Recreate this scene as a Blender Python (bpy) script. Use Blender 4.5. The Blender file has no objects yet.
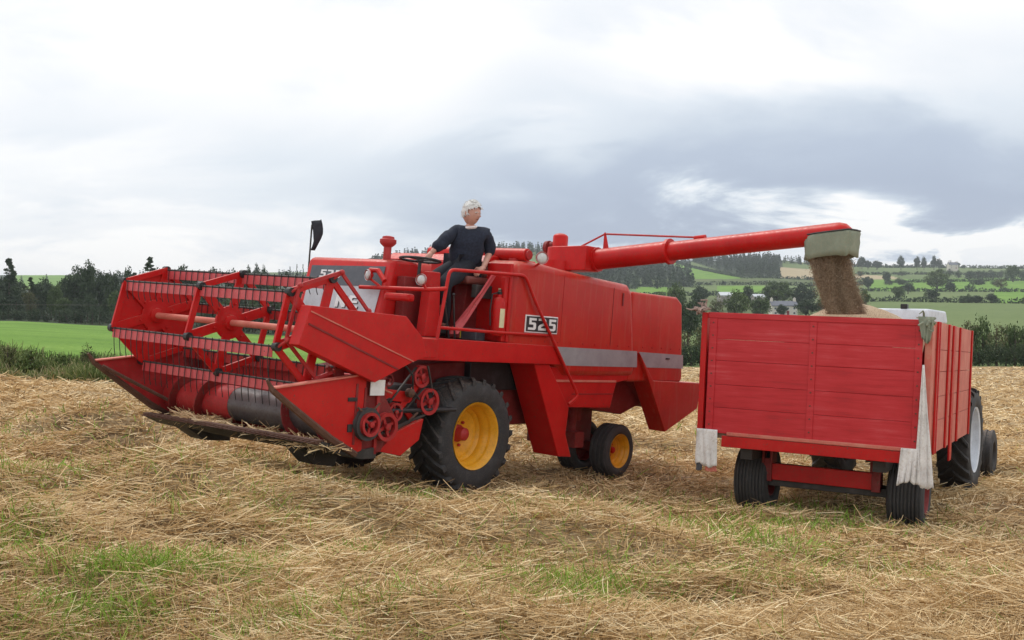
import bpy, bmesh, math, random
import numpy as np
from mathutils import Matrix, Vector
random.seed(7); RNG = np.random.default_rng(7)
S = bpy.context.scene; COL = S.collection
F = 1100.0
# ---------------------------------------------------------------- helpers
def tag(o, label=None, cat=None, group=None, kind=None):
    if label: o['label'] = label
    if cat: o['category'] = cat
    if group: o['group'] = group
    if kind: o['kind'] = kind
    return o
def empty(name, mat, label, cat, group=None):
    o = bpy.data.objects.new(name, None); COL.objects.link(o)
    o.empty_display_size = .2
    o.matrix_world = mat if isinstance(mat, Matrix) else Matrix.Translation(mat)
    return tag(o, label, cat, group)
def link(name, me, mats, parent=None):
    o = bpy.data.objects.new(name, me); COL.objects.link(o)
    for m in (mats if isinstance(mats, (list, tuple)) else [mats]): me.materials.append(m)
    if parent: o.parent = parent
    return o
def copy_tree(o, parent=None):
    c = o.copy(); COL.objects.link(c)
    if parent: c.parent = parent
    for ch in list(o.children): copy_tree(ch, c)
    return c
class MB:
    def __init__(s, m=None): s.v = []; s.f = []; s.m = m or (lambda p: p)
    def add(s, vs, fs):
        b = len(s.v); s.v += [tuple(s.m(tuple(v))) for v in vs]; s.f += [tuple(i+b for i in f) for f in fs]; return s
    def box(s, a0, a1, b0, b1, c0, c1):
        return s.add([(a,b,c) for a in (a0,a1) for b in (b0,b1) for c in (c0,c1)],
            [(0,1,3,2),(4,6,7,5),(0,4,5,1),(2,3,7,6),(0,2,6,4),(1,5,7,3)])
    def prism(s, poly, d0, d1, ax=1):
        # poly in the two other coordinates, extruded along axis ax
        def mk(p, d):
            q = list(p); q.insert(ax, d); return tuple(q)
        n = len(poly)
        return s.add([mk(p, d0) for p in poly]+[mk(p, d1) for p in poly],
            [tuple(range(n)), tuple(range(2*n-1, n-1, -1))]+[(i, (i+1) % n, n+(i+1) % n, n+i) for i in range(n)])
    def beam(s, p, q, w, h, up=(0,0,1)):
        p = Vector(p); q = Vector(q); d = (q-p).normalized(); u = Vector(up); x = d.cross(u).normalized(); u = x.cross(d)
        vs = []
        for c in (p, q):
            for a, b in ((-1,-1),(1,-1),(1,1),(-1,1)): vs.append(c+x*w/2*a+u*h/2*b)
        return s.add(vs, [(0,1,2,3),(7,6,5,4),(0,4,5,1),(1,5,6,2),(2,6,7,3),(3,7,4,0)])
    def tube(s, pts, r, n=8, cap=True):
        pts = [Vector(p) for p in pts]; rs = r if isinstance(r, (list, tuple)) else [r]*len(pts)
        vs = []; fs = []; pu = None
        for i, p in enumerate(pts):
            d = (pts[min(i+1, len(pts)-1)]-pts[max(i-1, 0)]).normalized()
            if pu is None: pu = d.orthogonal().normalized()
            pu = (pu-d*pu.dot(d)).normalized(); w = d.cross(pu)
            for k in range(n):
                a = 2*math.pi*k/n; vs.append(p+(pu*math.cos(a)+w*math.sin(a))*rs[i])
        for i in range(len(pts)-1):
            for k in range(n): fs.append((i*n+k, i*n+(k+1) % n, (i+1)*n+(k+1) % n, (i+1)*n+k))
        if cap: fs.append(tuple(range(n-1, -1, -1))); fs.append(tuple(range((len(pts)-1)*n, len(pts)*n)))
        return s.add(vs, fs)
    def lathe(s, c, axis, prof, n=32, closed=False):
        # prof: (radius, height along axis)
        c = Vector(c); ax = Vector(axis).normalized(); u = ax.orthogonal().normalized(); w = ax.cross(u)
        vs = []; fs = []
        for r, h in prof:
            for k in range(n):
                a = 2*math.pi*k/n; vs.append(c+ax*h+(u*math.cos(a)+w*math.sin(a))*max(r, 1e-4))
        m = len(prof)
        for i in range(m if closed else m-1):
            j = (i+1) % m
            for k in range(n): fs.append((i*n+k, i*n+(k+1) % n, j*n+(k+1) % n, j*n+k))
        if not closed:
            fs.append(tuple(range(n-1, -1, -1))); fs.append(tuple(range((m-1)*n, m*n)))
        return s.add(vs, fs)
    def sphere(s, c, r, n=12, sc=(1,1,1)):
        prof = [(math.sin(math.pi*i/n)*r, -math.cos(math.pi*i/n)*r) for i in range(n+1)]
        b = len(s.v); m = s.m; s.m = lambda p: p
        s.lathe((0,0,0), (0,0,1), prof, n*2)
        s.m = m
        for i in range(b, len(s.v)):
            x, y, z = s.v[i]; s.v[i] = tuple(m((c[0]+x*sc[0], c[1]+y*sc[1], c[2]+z*sc[2])))
        return s
    def mesh(s, name='m'):
        me = bpy.data.meshes.new(name); me.from_pydata([tuple(v) for v in s.v], [], s.f)
        bm = bmesh.new(); bm.from_mesh(me); bmesh.ops.recalc_face_normals(bm, faces=bm.faces); bm.to_mesh(me); bm.free()
        return me
    def build(s, name, mat, parent=None, bevel=0, smooth=False, label=None):
        me = s.mesh(name); o = link(name, me, mat, parent)
        if smooth:
            me.shade_smooth()
            if smooth is not True: me.set_sharp_from_angle(angle=smooth)
            else: me.set_sharp_from_angle(angle=math.radians(40))
        if bevel:
            b = o.modifiers.new('bevel', 'BEVEL'); b.width = bevel; b.segments = 3 if bevel > .03 else 2
            b.limit_method = 'ANGLE'; b.angle_limit = math.radians(35); b.harden_normals = False
        if label: o['label'] = label
        return o
def raw_mesh(name, V, faces_n, L):
    # V (n,3) array, L flat loop indices, faces_n verts per face
    me = bpy.data.meshes.new(name); me.vertices.add(len(V)); me.vertices.foreach_set('co', np.asarray(V, np.float32).ravel())
    L = np.asarray(L, np.int32).ravel(); nf = len(L)//faces_n
    me.loops.add(len(L)); me.loops.foreach_set('vertex_index', L)
    me.polygons.add(nf); me.polygons.foreach_set('loop_start', np.arange(nf, dtype=np.int32)*faces_n)
    me.polygons.foreach_set('loop_total', np.full(nf, faces_n, np.int32)); me.update(calc_edges=True); me.validate()
    return me
def vattr(me, name, arr):
    a = me.attributes.new(name, 'FLOAT', 'POINT'); a.data.foreach_set('value', np.asarray(arr, np.float32))
# ---------------------------------------------------------------- materials
def newmat(name):
    m = bpy.data.materials.new(name); m.use_nodes = True; nt = m.node_tree
    return m, nt, nt.nodes['Principled BSDF']
def N(nt, t, **k):
    n = nt.nodes.new(t)
    for a, b in k.items():
        if a == 'ins':
            for i, v in b.items(): n.inputs[i].default_value = v
        else: setattr(n, a, b)
    return n
def ramp(nt, fac, stops):
    r = nt.nodes.new('ShaderNodeValToRGB'); e = r.color_ramp.elements
    while len(e) < len(stops): e.new(.5)
    for i, (p, c) in enumerate(stops): e[i].position = p; e[i].color = (*c, 1) if len(c) == 3 else c
    nt.links.new(fac, r.inputs[0]); return r
def paint(name, base, rough=.42, dirt=.35, dirtcol=(.30,.20,.12), scale=3.0, spec=.5, fade=None, coat=0, chips=0.0, dust=0.0, streak=0.0):
    m, nt, b = newmat(name); L = nt.links.new
    tc = N(nt, 'ShaderNodeTexCoord')
    n1 = N(nt, 'ShaderNodeTexNoise', ins={'Scale': scale, 'Detail': 8., 'Roughness': .65}); L(tc.outputs['Object'], n1.inputs['Vector'])
    n2 = N(nt, 'ShaderNodeTexNoise', ins={'Scale': scale*9, 'Detail': 6., 'Roughness': .7}); L(tc.outputs['Object'], n2.inputs['Vector'])
    fd = fade or tuple(min(1, c*1.1+.03) for c in base)
    r1 = ramp(nt, n1.outputs['Fac'], [(.3, tuple(c*.82 for c in base)), (.5, base), (.72, fd)])
    mx = N(nt, 'ShaderNodeMix', data_type='RGBA')
    r2 = ramp(nt, n2.outputs['Fac'], [(.50, (0,0,0)), (.78, (dirt,)*3)])
    L(r2.outputs[0], mx.inputs[0]); L(r1.outputs[0], mx.inputs[6]); mx.inputs[7].default_value = (*dirtcol, 1)
    last = mx.outputs[2]
    if chips:
        n3 = N(nt, 'ShaderNodeTexNoise', ins={'Scale': 38., 'Detail': 4., 'Roughness': .6}); L(tc.outputs['Object'], n3.inputs['Vector'])
        r3 = ramp(nt, n3.outputs['Fac'], [(.70-.06*chips, (0,0,0)), (.72-.06*chips, (1,1,1))])
        m3 = N(nt, 'ShaderNodeMix', data_type='RGBA'); L(r3.outputs[0], m3.inputs[0]); L(last, m3.inputs[6]); m3.inputs[7].default_value = (.13,.06,.04,1)
        last = m3.outputs[2]
    if streak:
        mp = N(nt, 'ShaderNodeMapping'); mp.inputs['Scale'].default_value = (7, 7, .7); L(tc.outputs['Object'], mp.inputs[0])
        n4 = N(nt, 'ShaderNodeTexNoise', ins={'Scale': 2.2, 'Detail': 6., 'Roughness': .65}); L(mp.outputs[0], n4.inputs['Vector'])
        r4 = ramp(nt, n4.outputs['Fac'], [(.52, (0,0,0)), (.80, (streak,)*3)])
        m4 = N(nt, 'ShaderNodeMix', data_type='RGBA'); L(r4.outputs[0], m4.inputs[0]); L(last, m4.inputs[6]); m4.inputs[7].default_value = (.40,.17,.11,1); last = m4.outputs[2]
    if dust:      # chaff and dust lying on faces that look up
        ge = N(nt, 'ShaderNodeNewGeometry'); sp = N(nt, 'ShaderNodeSeparateXYZ'); L(ge.outputs['Normal'], sp.inputs[0])
        n5 = N(nt, 'ShaderNodeTexNoise', ins={'Scale': 26., 'Detail': 6., 'Roughness': .7}); L(tc.outputs['Object'], n5.inputs['Vector'])
        q1 = N(nt, 'ShaderNodeMapRange', ins={1: .55, 2: .98, 3: 0., 4: dust}); L(sp.outputs[2], q1.inputs[0])
        q2 = N(nt, 'ShaderNodeMapRange', ins={1: .40, 2: .62, 3: 0., 4: 1.}); L(n5.outputs['Fac'], q2.inputs[0])
        q3 = N(nt, 'ShaderNodeMath', operation='MULTIPLY'); L(q1.outputs[0], q3.inputs[0]); L(q2.outputs[0], q3.inputs[1])
        m5 = N(nt, 'ShaderNodeMix', data_type='RGBA'); L(q3.outputs[0], m5.inputs[0]); L(last, m5.inputs[6]); m5.inputs[7].default_value = (.48,.34,.24,1); last = m5.outputs[2]
    L(last, b.inputs['Base Color'])
    rr = N(nt, 'ShaderNodeMapRange', ins={1: .3, 2: .75, 3: rough-.08, 4: rough+.22}); L(n2.outputs['Fac'], rr.inputs[0]); L(rr.outputs[0], b.inputs['Roughness'])
    b.inputs['Specular IOR Level'].default_value = spec; b.inputs['Coat Weight'].default_value = coat
    bp = N(nt, 'ShaderNodeBump', ins={'Strength': .12, 'Distance': .01}); L(n1.outputs['Fac'], bp.inputs['Height']); L(bp.outputs[0], b.inputs['Normal'])
    return m
M = {}
M['red'] = paint('red_paint', (.53,.0075,.007), .38, .42, (.28,.08,.045), fade=(.58,.016,.013), chips=.7, spec=.30, dust=.45)
M['bat'] = paint('red_paint_sky_tint', (.60,.075,.085), .40, .3, (.30,.10,.07), 5, fade=(.62,.12,.12), chips=.5)  # red paint with the pinkish sky reflection put into its base colour
M['red_body'] = paint('red_body_paint', (.49,.013,.006), .36, .35, (.34,.10,.045), 1.4, fade=(.53,.032,.014), spec=.36, dust=.6, chips=.3, streak=.5)
M['red_old'] = paint('worn_red_paint', (.42,.014,.016), .55, .6, (.16,.07,.045), 5, chips=1.0)
M['red_dark'] = paint('dirty_red_paint', (.22,.012,.012), .6, .7, (.08,.045,.03), 5, chips=1.2)
M['dark'] = paint('dark_grimy_steel', (.035,.032,.03), .6, .5, (.12,.08,.05), 6)
M['black'] = paint('black_paint', (.015,.015,.017), .45, .3, (.08,.07,.06), 6)
M['steel'] = paint('worn_steel', (.13,.115,.115), .42, .8, (.10,.05,.035), 4); M['steel'].node_tree.nodes['Principled BSDF'].inputs['Metallic'].default_value = .6
M['rust'] = paint('rusty_steel', (.12,.055,.035), .7, .6, (.05,.035,.03), 8)
M['yellow'] = paint('yellow_wheel_paint', (.80,.38,.012), .38, .45, (.25,.13,.05), 6)
M['rubber'] = paint('tyre_rubber', (.033,.033,.036), .72, .85, (.13,.11,.085), 7, dust=.3)
M['rubber_worn'] = paint('dusty_rubber', (.050,.050,.052), .75, .6, (.13,.11,.085), 5)
M['grey_decal'] = paint('grey_decal', (.30,.31,.33), .45, .35, (.42,.36,.32), 4)
M['slate_decal'] = paint('dark_grey_panel_paint', (.095,.105,.125), .45, .4, (.18,.18,.18), 5)
M['white_decal'] = paint('pale_grey_panel_paint', (.52,.54,.58), .5, .45, (.40,.38,.36), 4)
M['white'] = paint('white_lettering', (.80,.80,.80), .5, .1, (.5,.45,.4), 6)
M['wheel_white'] = paint('grey_white_wheel_paint', (.62,.66,.72), .45, .3, (.4,.35,.3), 6)
M['glass'] = paint('lamp_glass', (.62,.63,.62), .12, .2, (.35,.33,.3), 30)
M['chrome'] = paint('lamp_rim', (.5,.5,.5), .25, .2); M['chrome'].node_tree.nodes['Principled BSDF'].inputs['Metallic'].default_value = .8
M['seat'] = paint('brown_vinyl', (.16,.04,.03), .5, .4, (.08,.05,.04), 8)
M['canvas'] = paint('green_grey_canvas', (.24,.27,.20), .9, 1.0, (.36,.30,.22), 7)
M['cloth'] = paint('dirty_white_sack_cloth', (.76,.74,.72), .9, .75, (.40,.30,.22), 4)
M['rope'] = paint('frayed_rope', (.36,.26,.22), .9, .6, (.5,.45,.42), 20)
M['label_cream'] = paint('cream_label', (.72,.66,.42), .5, .3, (.4,.3,.2), 20)
M['ylw'] = paint('bright_yellow_plastic', (.80,.66,.03), .4, .2, (.3,.25,.1), 10)
M['greybox'] = paint('dark_grey_plastic', (.06,.065,.08), .45, .4, (.15,.13,.11), 10)
M['wood'] = paint('weathered_wood', (.24,.17,.11), .8, .5, (.12,.09,.07), 6)
M['orange'] = paint('amber_lens', (.7,.18,.04), .3, .2, (.3,.15,.1), 10)
def wood_red():
    m, nt, b = newmat('red_painted_planks'); L = nt.links.new
    tc = N(nt, 'ShaderNodeTexCoord'); mp = N(nt, 'ShaderNodeMapping'); mp.inputs['Scale'].default_value = (1.0, .3, 4.5)
    L(tc.outputs['Object'], mp.inputs[0])
    n1 = N(nt, 'ShaderNodeTexNoise', ins={'Scale': 5., 'Detail': 8., 'Roughness': .7}); L(mp.outputs[0], n1.inputs['Vector'])
    n2 = N(nt, 'ShaderNodeTexNoise', ins={'Scale': 1.6, 'Detail': 5.}); L(tc.outputs['Object'], n2.inputs['Vector'])
    a = N(nt, 'ShaderNodeMath', operation='MULTIPLY_ADD', ins={1: .6, 2: .0}); L(n1.outputs['Fac'], a.inputs[0])
    a2 = N(nt, 'ShaderNodeMath', operation='MULTIPLY_ADD', ins={1: .4}); L(n2.outputs['Fac'], a2.inputs[0]); L(a.outputs[0], a2.inputs[2])
    r = ramp(nt, a2.outputs[0], [(.32, (.34,.009,.014)), (.45, (.52,.012,.017)), (.55, (.57,.022,.030)), (.66, (.60,.075,.08))])
    n3 = N(nt, 'ShaderNodeTexNoise', ins={'Scale': 9., 'Detail': 8., 'Roughness': .75}); L(mp.outputs[0], n3.inputs['Vector'])
    r3 = ramp(nt, n3.outputs['Fac'], [(.635, (0,0,0)), (.665, (.75,.75,.75))]); m3 = N(nt, 'ShaderNodeMix', data_type='RGBA'); L(r3.outputs[0], m3.inputs[0]); L(r.outputs[0], m3.inputs[6]); m3.inputs[7].default_value = (.20,.075,.06,1)
    L(m3.outputs[2], b.inputs['Base Color']); b.inputs['Roughness'].default_value = .52
    bp = N(nt, 'ShaderNodeBump', ins={'Strength': .35, 'Distance': .006}); L(n1.outputs['Fac'], bp.inputs['Height']); L(bp.outputs[0], b.inputs['Normal'])
    return m
M['planks'] = wood_red()
M['planks_faded'] = paint('faded_red_board_paint', (.60,.15,.11), .65, .6, (.55,.34,.25), 4, fade=(.62,.25,.18))
def plain(name, col, rough=.7, var=.25, scale=12., attr=None, trans=0):
    m, nt, b = newmat(name); L = nt.links.new
    tc = N(nt, 'ShaderNodeTexCoord'); n1 = N(nt, 'ShaderNodeTexNoise', ins={'Scale': scale, 'Detail': 5.}); L(tc.outputs['Object'], n1.inputs['Vector'])
    r = ramp(nt, n1.outputs['Fac'], [(.3, tuple(c*(1-var) for c in col)), (.7, tuple(c*(1+var) for c in col))])
    L(r.outputs[0], b.inputs['Base Color']); b.inputs['Roughness'].default_value = rough
    return m
M['skin'] = plain('skin', (.56,.30,.23), .55, .12, 25)
M['hair'] = plain('white_hair', (.66,.66,.64), .8, .2, 60)
M['sweater'] = plain('navy_wool', (.018,.023,.040), .95, .3, 40)
M['jeans'] = plain('dark_trouser_cloth', (.012,.014,.022), .9, .3, 40)
M['collar'] = plain('shirt_collar_cloth', (.75,.68,.68), .8, .08, 20)
M['shoe'] = plain('black_leather', (.015,.015,.015), .5, .2, 20)
M['flag'] = plain('black_flag_cloth', (.02,.022,.03), .8, .2, 20)
def leafmat(name, stops, rough=.75):
    m, nt, b = newmat(name); L = nt.links.new
    at = N(nt, 'ShaderNodeAttribute', attribute_name='v')
    oi = N(nt, 'ShaderNodeObjectInfo')
    mx = N(nt, 'ShaderNodeMath', operation='MULTIPLY_ADD', ins={1: .22, 2: -.11}); L(oi.outputs['Random'], mx.inputs[0])
    ad = N(nt, 'ShaderNodeMath', operation='ADD', use_clamp=True); L(at.outputs['Fac'], ad.inputs[0]); L(mx.outputs[0], ad.inputs[1])
    r = ramp(nt, ad.outputs[0], stops); L(r.outputs[0], b.inputs['Base Color']); b.inputs['Roughness'].default_value = rough
    b.inputs['Specular IOR Level'].default_value = .2
    return m
M['leaf'] = leafmat('broadleaf_foliage', [(0, (.042,.070,.024)), (.5, (.080,.122,.042)), (1, (.14,.19,.07))])
M['leaf_light'] = leafmat('light_foliage', [(0, (.05,.075,.022)), (.5, (.095,.14,.04)), (1, (.15,.20,.07))])
M['leaf_dark'] = leafmat('dark_foliage', [(0, (.028,.048,.024)), (.5, (.050,.078,.038)), (1, (.090,.122,.058))])
M['leaf_brown'] = leafmat('browning_foliage', [(0, (.060,.060,.030)), (.5, (.10,.115,.045)), (1, (.19,.16,.09))])
M['bark'] = plain('bark', (.09,.07,.05), .9, .3, 8)
M['weed'] = leafmat('weeds', [(0, (.07,.11,.03)), (.35, (.16,.22,.065)), (.6, (.30,.32,.13)), (.8, (.50,.44,.26)), (1, (.32,.18,.11))])
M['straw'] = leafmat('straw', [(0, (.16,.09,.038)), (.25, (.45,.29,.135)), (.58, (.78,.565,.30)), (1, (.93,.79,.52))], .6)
M['grassblade'] = leafmat('grass_blades', [(0, (.10,.19,.02)), (.5, (.22,.38,.045)), (1, (.40,.52,.10))])
M['grain'] = leafmat('grain', [(0, (.24,.165,.11)), (.5, (.38,.28,.19)), (1, (.54,.42,.30))], .6)
# ---------------------------------------------------------------- ground
TPX = [-300,0,120,300,400,520,600,700,760,820,900,1024,1300]
TY = [110,160,250,400,600,900,1200,1700]
TB = {-300:(325,321,317,312,305,295,285,272),0:(330,324,319.5,313,306,297,287,275),120:(336.5,330,324,316,307,296,286,275),
300:(348,342,333,322,310,297,285,272),400:(355,346,335,322,308,290,272,254),520:(363,350,336,322,306,286,268,249),
600:(366,352,337,321,306,288,272,257),700:(367,352,337,320,304,288,277,261),760:(367,352,337,319,304,288,276,259),
820:(367,352,336,318,304,290,278,263),900:(367,352,334,314,301,289,277,266),1024:(367,352,332,312,300,288,277,268),1300:(367,352,332,312,300,288,277,268)}
TT = np.array([TB[k] for k in TPX], float)
_r = np.random.default_rng(3)
BUMPS = []   # x, y, sx, sy, angle, height
for i in range(420):
    Y = 5.5+28*_r.random()**1.5; X = (_r.random()*2-1)*(Y*.56+1.5)
    BUMPS.append((X, Y, .5+1.1*_r.random(), .16+.30*_r.random(), -.10+.35*_r.normal(), (.045+.12*_r.random())*(1 if _r.random() < .6 else -.8)))
def _px(px, py, h=1.84):
    Y = 15.
    for _ in range(30):
        X = (px-512)/F*Y; z = -1.84-.02*Y+(-.06*X if X < 0 else -.5*math.tanh(.12*X)); Y = (-z)*F/(py-320)
    return (px-512)/F*Y, Y
for px, py, sx, sy, h in ((124,440,.75,.5,.26),(75,462,1.5,.35,.12),(225,522,1.6,.3,.12),(390,590,.75,.35,.16),(380,575,.4,.3,.08),(560,530,1.3,.3,.12),
        (60,560,1.6,.25,.08),(640,500,1.4,.35,.08),(150,545,1.2,.25,.08),(880,570,1.3,.3,.08),(720,600,1.0,.2,.06),(1010,470,1.0,.5,.10),(330,505,1.2,.3,.10),(965,520,1.6,.3,.10),(520,610,1.0,.2,.07),(200,610,1.4,.2,.08),(240,485,1.1,.35,.12)):
    x, y = _px(px, py); BUMPS.append((x, y, sx, sy, .05, h*1.45))
BUMPS = np.array(BUMPS)
def Hfar(X, Y):
    px = np.clip(512+F*X/np.maximum(Y, 1), -300, 1300); Yc = np.clip(Y, 110, 1700)
    i = np.clip(np.searchsorted(TPX, px)-1, 0, len(TPX)-2); P = np.array(TPX, float)
    fx = (px-P[i])/(P[i+1]-P[i]); fx = fx*fx*(3-2*fx)
    ly = np.log(Yc); LY = np.log(np.array(TY, float)); j = np.clip(np.searchsorted(LY, ly)-1, 0, len(TY)-2); fy = (ly-LY[j])/(LY[j+1]-LY[j])
    py = (TT[i,j]*(1-fx)+TT[i+1,j]*fx)*(1-fy)+(TT[i,j+1]*(1-fx)+TT[i+1,j+1]*fx)*fy
    z = (320-py)/F*Yc
    return np.where(Y > 1700, z*np.clip(1-(Y-1700)/3000, .0, 1), z)
def H(X, Y, bumps=True):
    X = np.atleast_1d(np.asarray(X, float)); Y = np.atleast_1d(np.asarray(Y, float))
    z = -1.84-.02*Y+np.where(X < 0, -.06*X, -.5*np.tanh(.12*X))
    if bumps:
        z = z+.020*np.sin(X*1.9+Y*.7)*np.sin(Y*1.3-X*.4)+.012*np.sin(X*5.1+1+Y*2.2)*np.sin(Y*6.3)
        near = (Y < 45) & (Y > 2)
        if near.any():
            xs = X[near]; ys = Y[near]; zz = np.zeros(len(xs))
            for bx, by, sx, sy, an, h in BUMPS:
                m = (np.abs(xs-bx) < sx*3) & (np.abs(ys-by) < sx*3)
                if not m.any(): continue
                dx = xs[m]-bx; dy = ys[m]-by; c, s_ = math.cos(an), math.sin(an)
                u = (dx*c+dy*s_)/sx; v = (-dx*s_+dy*c)/sy; zz[m] += h*np.exp(-.5*(u*u+v*v))
            # pressed flat round the wheels
            fl_ = np.ones(len(xs))
            for wx, wy, wr in ((-.3,13.2,1.1),(1.5,15.3,1.0),(3.1,13.0,1.1),(4.6,12.4,1.1),(6.9,16.6,1.0),(.4,13.2,1.0)): fl_ *= 1-.9*np.exp(-.5*((xs-wx)**2+(ys-wy)**2)/wr**2)
            zz = zz*fl_-.03-.10*np.exp(-.5*(((xs-3.7)/2.4)**2+((ys-13.4)/2.0)**2))-.12*np.exp(-.5*(((xs-7.2)/1.8)**2+((ys-17.2)/2.2)**2))-.03*np.exp(-.5*(((xs+.2)/1.6)**2+((ys-13.)/1.5)**2))-.06*np.exp(-.5*(((xs-1.6)/1.2)**2+((ys-15.3)/1.2)**2))
            z[near] = z[near]+zz
    w = np.clip((Y-85)/60., 0, 1); w = w*w*(3-2*w)
    return z*(1-w)+Hfar(X, Y)*w
def h1(x, y): return float(H(x, y, False)[0])
def on_ground(px, py, Ymin=20.):
    Ys = np.geomspace(Ymin, 1700, 2500); X = (px-512)/F*Ys; p = 320-F*H(X, Ys, False)/Ys
    k = np.where(p <= py)[0]; Y = Ys[k[0]] if len(k) else 1690.
    return (px-512)/F*Y, Y, h1((px-512)/F*Y, Y)
def inpoly(px, py, poly):
    c = np.zeros(px.shape, bool); n = len(poly)
    for i in range(n):
        x1, y1 = poly[i]; x2, y2 = poly[(i+1) % n]
        if y1 == y2: continue
        c ^= ((y1 > py) != (y2 > py)) & (px < (x2-x1)*(py-y1)/(y2-y1)+x1)
    return c
nc, nr = 760, 560
ks = np.linspace(-.95, .95, nc); ys = np.concatenate([np.linspace(-9, 5.5, 20)[:-1], np.geomspace(17.5, 3900, nr-19)-12])
KK, YY = np.meshgrid(ks, ys); XX = KK*(YY+12); ZZ = H(XX.ravel(), YY.ravel()).reshape(XX.shape)
V = np.stack([XX, YY, ZZ], -1).reshape(-1, 3)
ii = np.arange((nr)*nc).reshape(nr, nc); Lp = np.stack([ii[:-1,:-1], ii[:-1,1:], ii[1:,1:], ii[1:,:-1]], -1).reshape(-1, 4)
me = raw_mesh('ground', V, 4, Lp)
cen = V[Lp].mean(1); cx, cy, cz = cen.T; ppx = 512+F*cx/np.maximum(cy, .5); ppy = 320-F*cz/np.maximum(cy, .5)
# stubble edge runs from 31 m on the left to 108 m on the right
edge = np.interp(cx, [-200,-9,8,60,200], [31,32.5,105,108,108])
mi = np.where(cy < edge, 0, 1)
far = (cy > edge) & (ppx > 430); mi[far] = 2
wood = (cy > 215) & (ppx < 440); mi[wood] = 3
g = lambda poly, k: mi.__setitem__(np.where((cy > 115) & inpoly(ppx, ppy, poly))[0], k)
hill = (cy > 1100) & (ppx > 10) & (ppx < 75); mi[hill] = 1
g([(270,276),(320,276),(320,262),(270,268)], 2)
g([(372,262),(545,262),(545,240),(372,240)], 3); g([(536,275),(552,275),(552,250),(536,255)], 1); g([(495,262),(536,262),(536,251),(495,253)], 2)
g([(560,290),(692,287),(690,255),(560,255)], 3); g([(672,262),(742,277),(742,284),(690,281)], 1)
g([(692,256),(782,256),(782,279),(742,277),(692,262)], 3); g([(780,267),(822,270),(822,279),(780,278)], 4); g([(856,274.5),(892,276),(900,279),(856,279.5)], 4)
g([(717,286),(764,286),(764,296),(717,296)], 1); g([(635,287),(672,287),(672,296),(635,296)], 1)
g([(640,279),(860,279),(860,285),(640,284)], 5)
g([(857,267),(949,266),(949,274),(857,274)], 2); g([(870,280),(1100,276),(1100,291),(870,291)], 1); g([(995,284),(1100,280),(1100,303),(992,303)], 1)
g([(860,293.5),(992,294.5),(992,302),(860,301)], 2); g([(640,330),(850,330),(850,297),(640,297)], 5)
def ground_mat(name, stops, scale, detail=8, bump=.5, dist=.05, stretch=(1,1,1), sc2=None):
    m, nt, b = newmat(name); L = nt.links.new
    tc = N(nt, 'ShaderNodeTexCoord'); mp = N(nt, 'ShaderNodeMapping'); mp.inputs['Scale'].default_value = stretch; L(tc.outputs['Object'], mp.inputs[0])
    n1 = N(nt, 'ShaderNodeTexNoise', ins={'Scale': scale, 'Detail': float(detail), 'Roughness': .7}); L(mp.outputs[0], n1.inputs['Vector'])
    n2 = N(nt, 'ShaderNodeTexNoise', ins={'Scale': sc2 or scale*.06, 'Detail': 4.}); L(tc.outputs['Object'], n2.inputs['Vector'])
    a = N(nt, 'ShaderNodeMix', ins={0: .45}); L(n1.outputs['Fac'], a.inputs[2]); L(n2.outputs['Fac'], a.inputs[3])
    r = ramp(nt, a.outputs[0], stops); L(r.outputs[0], b.inputs['Base Color']); b.inputs['Roughness'].default_value = .9; b.inputs['Specular IOR Level'].default_value = .15
    bp = N(nt, 'ShaderNodeBump', ins={'Strength': bump, 'Distance': dist}); L(n1.outputs['Fac'], bp.inputs['Height']); L(bp.outputs[0], b.inputs['Normal'])
    return m
me.materials.append(ground_mat('stubble_ground', [(.34,(.09,.055,.028)),(.42,(.22,.15,.08)),(.5,(.36,.26,.145)),(.58,(.50,.37,.21)),(.66,(.34,.28,.13))], 9, 10, .8, .08, (.6,1,1), .35))  # colours darkened for soil and for shadow in the gaps between straws
me.materials.append(ground_mat('bright_green_field', [(.36,(.075,.16,.022)),(.46,(.12,.235,.03)),(.54,(.15,.275,.04)),(.64,(.21,.33,.06))], 3.5, 12, .6, .3, (1,.5,1), .06))
me.materials.append(ground_mat('pasture', [(.3,(.085,.125,.038)),(.5,(.12,.17,.055)),(.7,(.175,.215,.085))], .35, 10, .4, .5, (1,1,1), .01))
me.materials.append(ground_mat('wood_floor', [(.3,(.016,.026,.012)),(.5,(.028,.045,.018)),(.7,(.045,.065,.025))], .5, 8, .5, .5))
me.materials.append(ground_mat('pale_stubble_field', [(.3,(.30,.24,.14)),(.5,(.38,.31,.19)),(.7,(.44,.36,.22))], .3, 6, .3, .2))
me.materials.append(ground_mat('rough_pasture', [(.3,(.06,.085,.028)),(.5,(.095,.125,.045)),(.7,(.15,.16,.07))], .25, 8, .5, .5, (1,1,1), .02))
me.polygons.foreach_set('material_index', mi.astype(np.int32)); me.shade_smooth()
go = bpy.data.objects.new('ground', me); COL.objects.link(go); tag(go, kind='structure')
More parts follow.
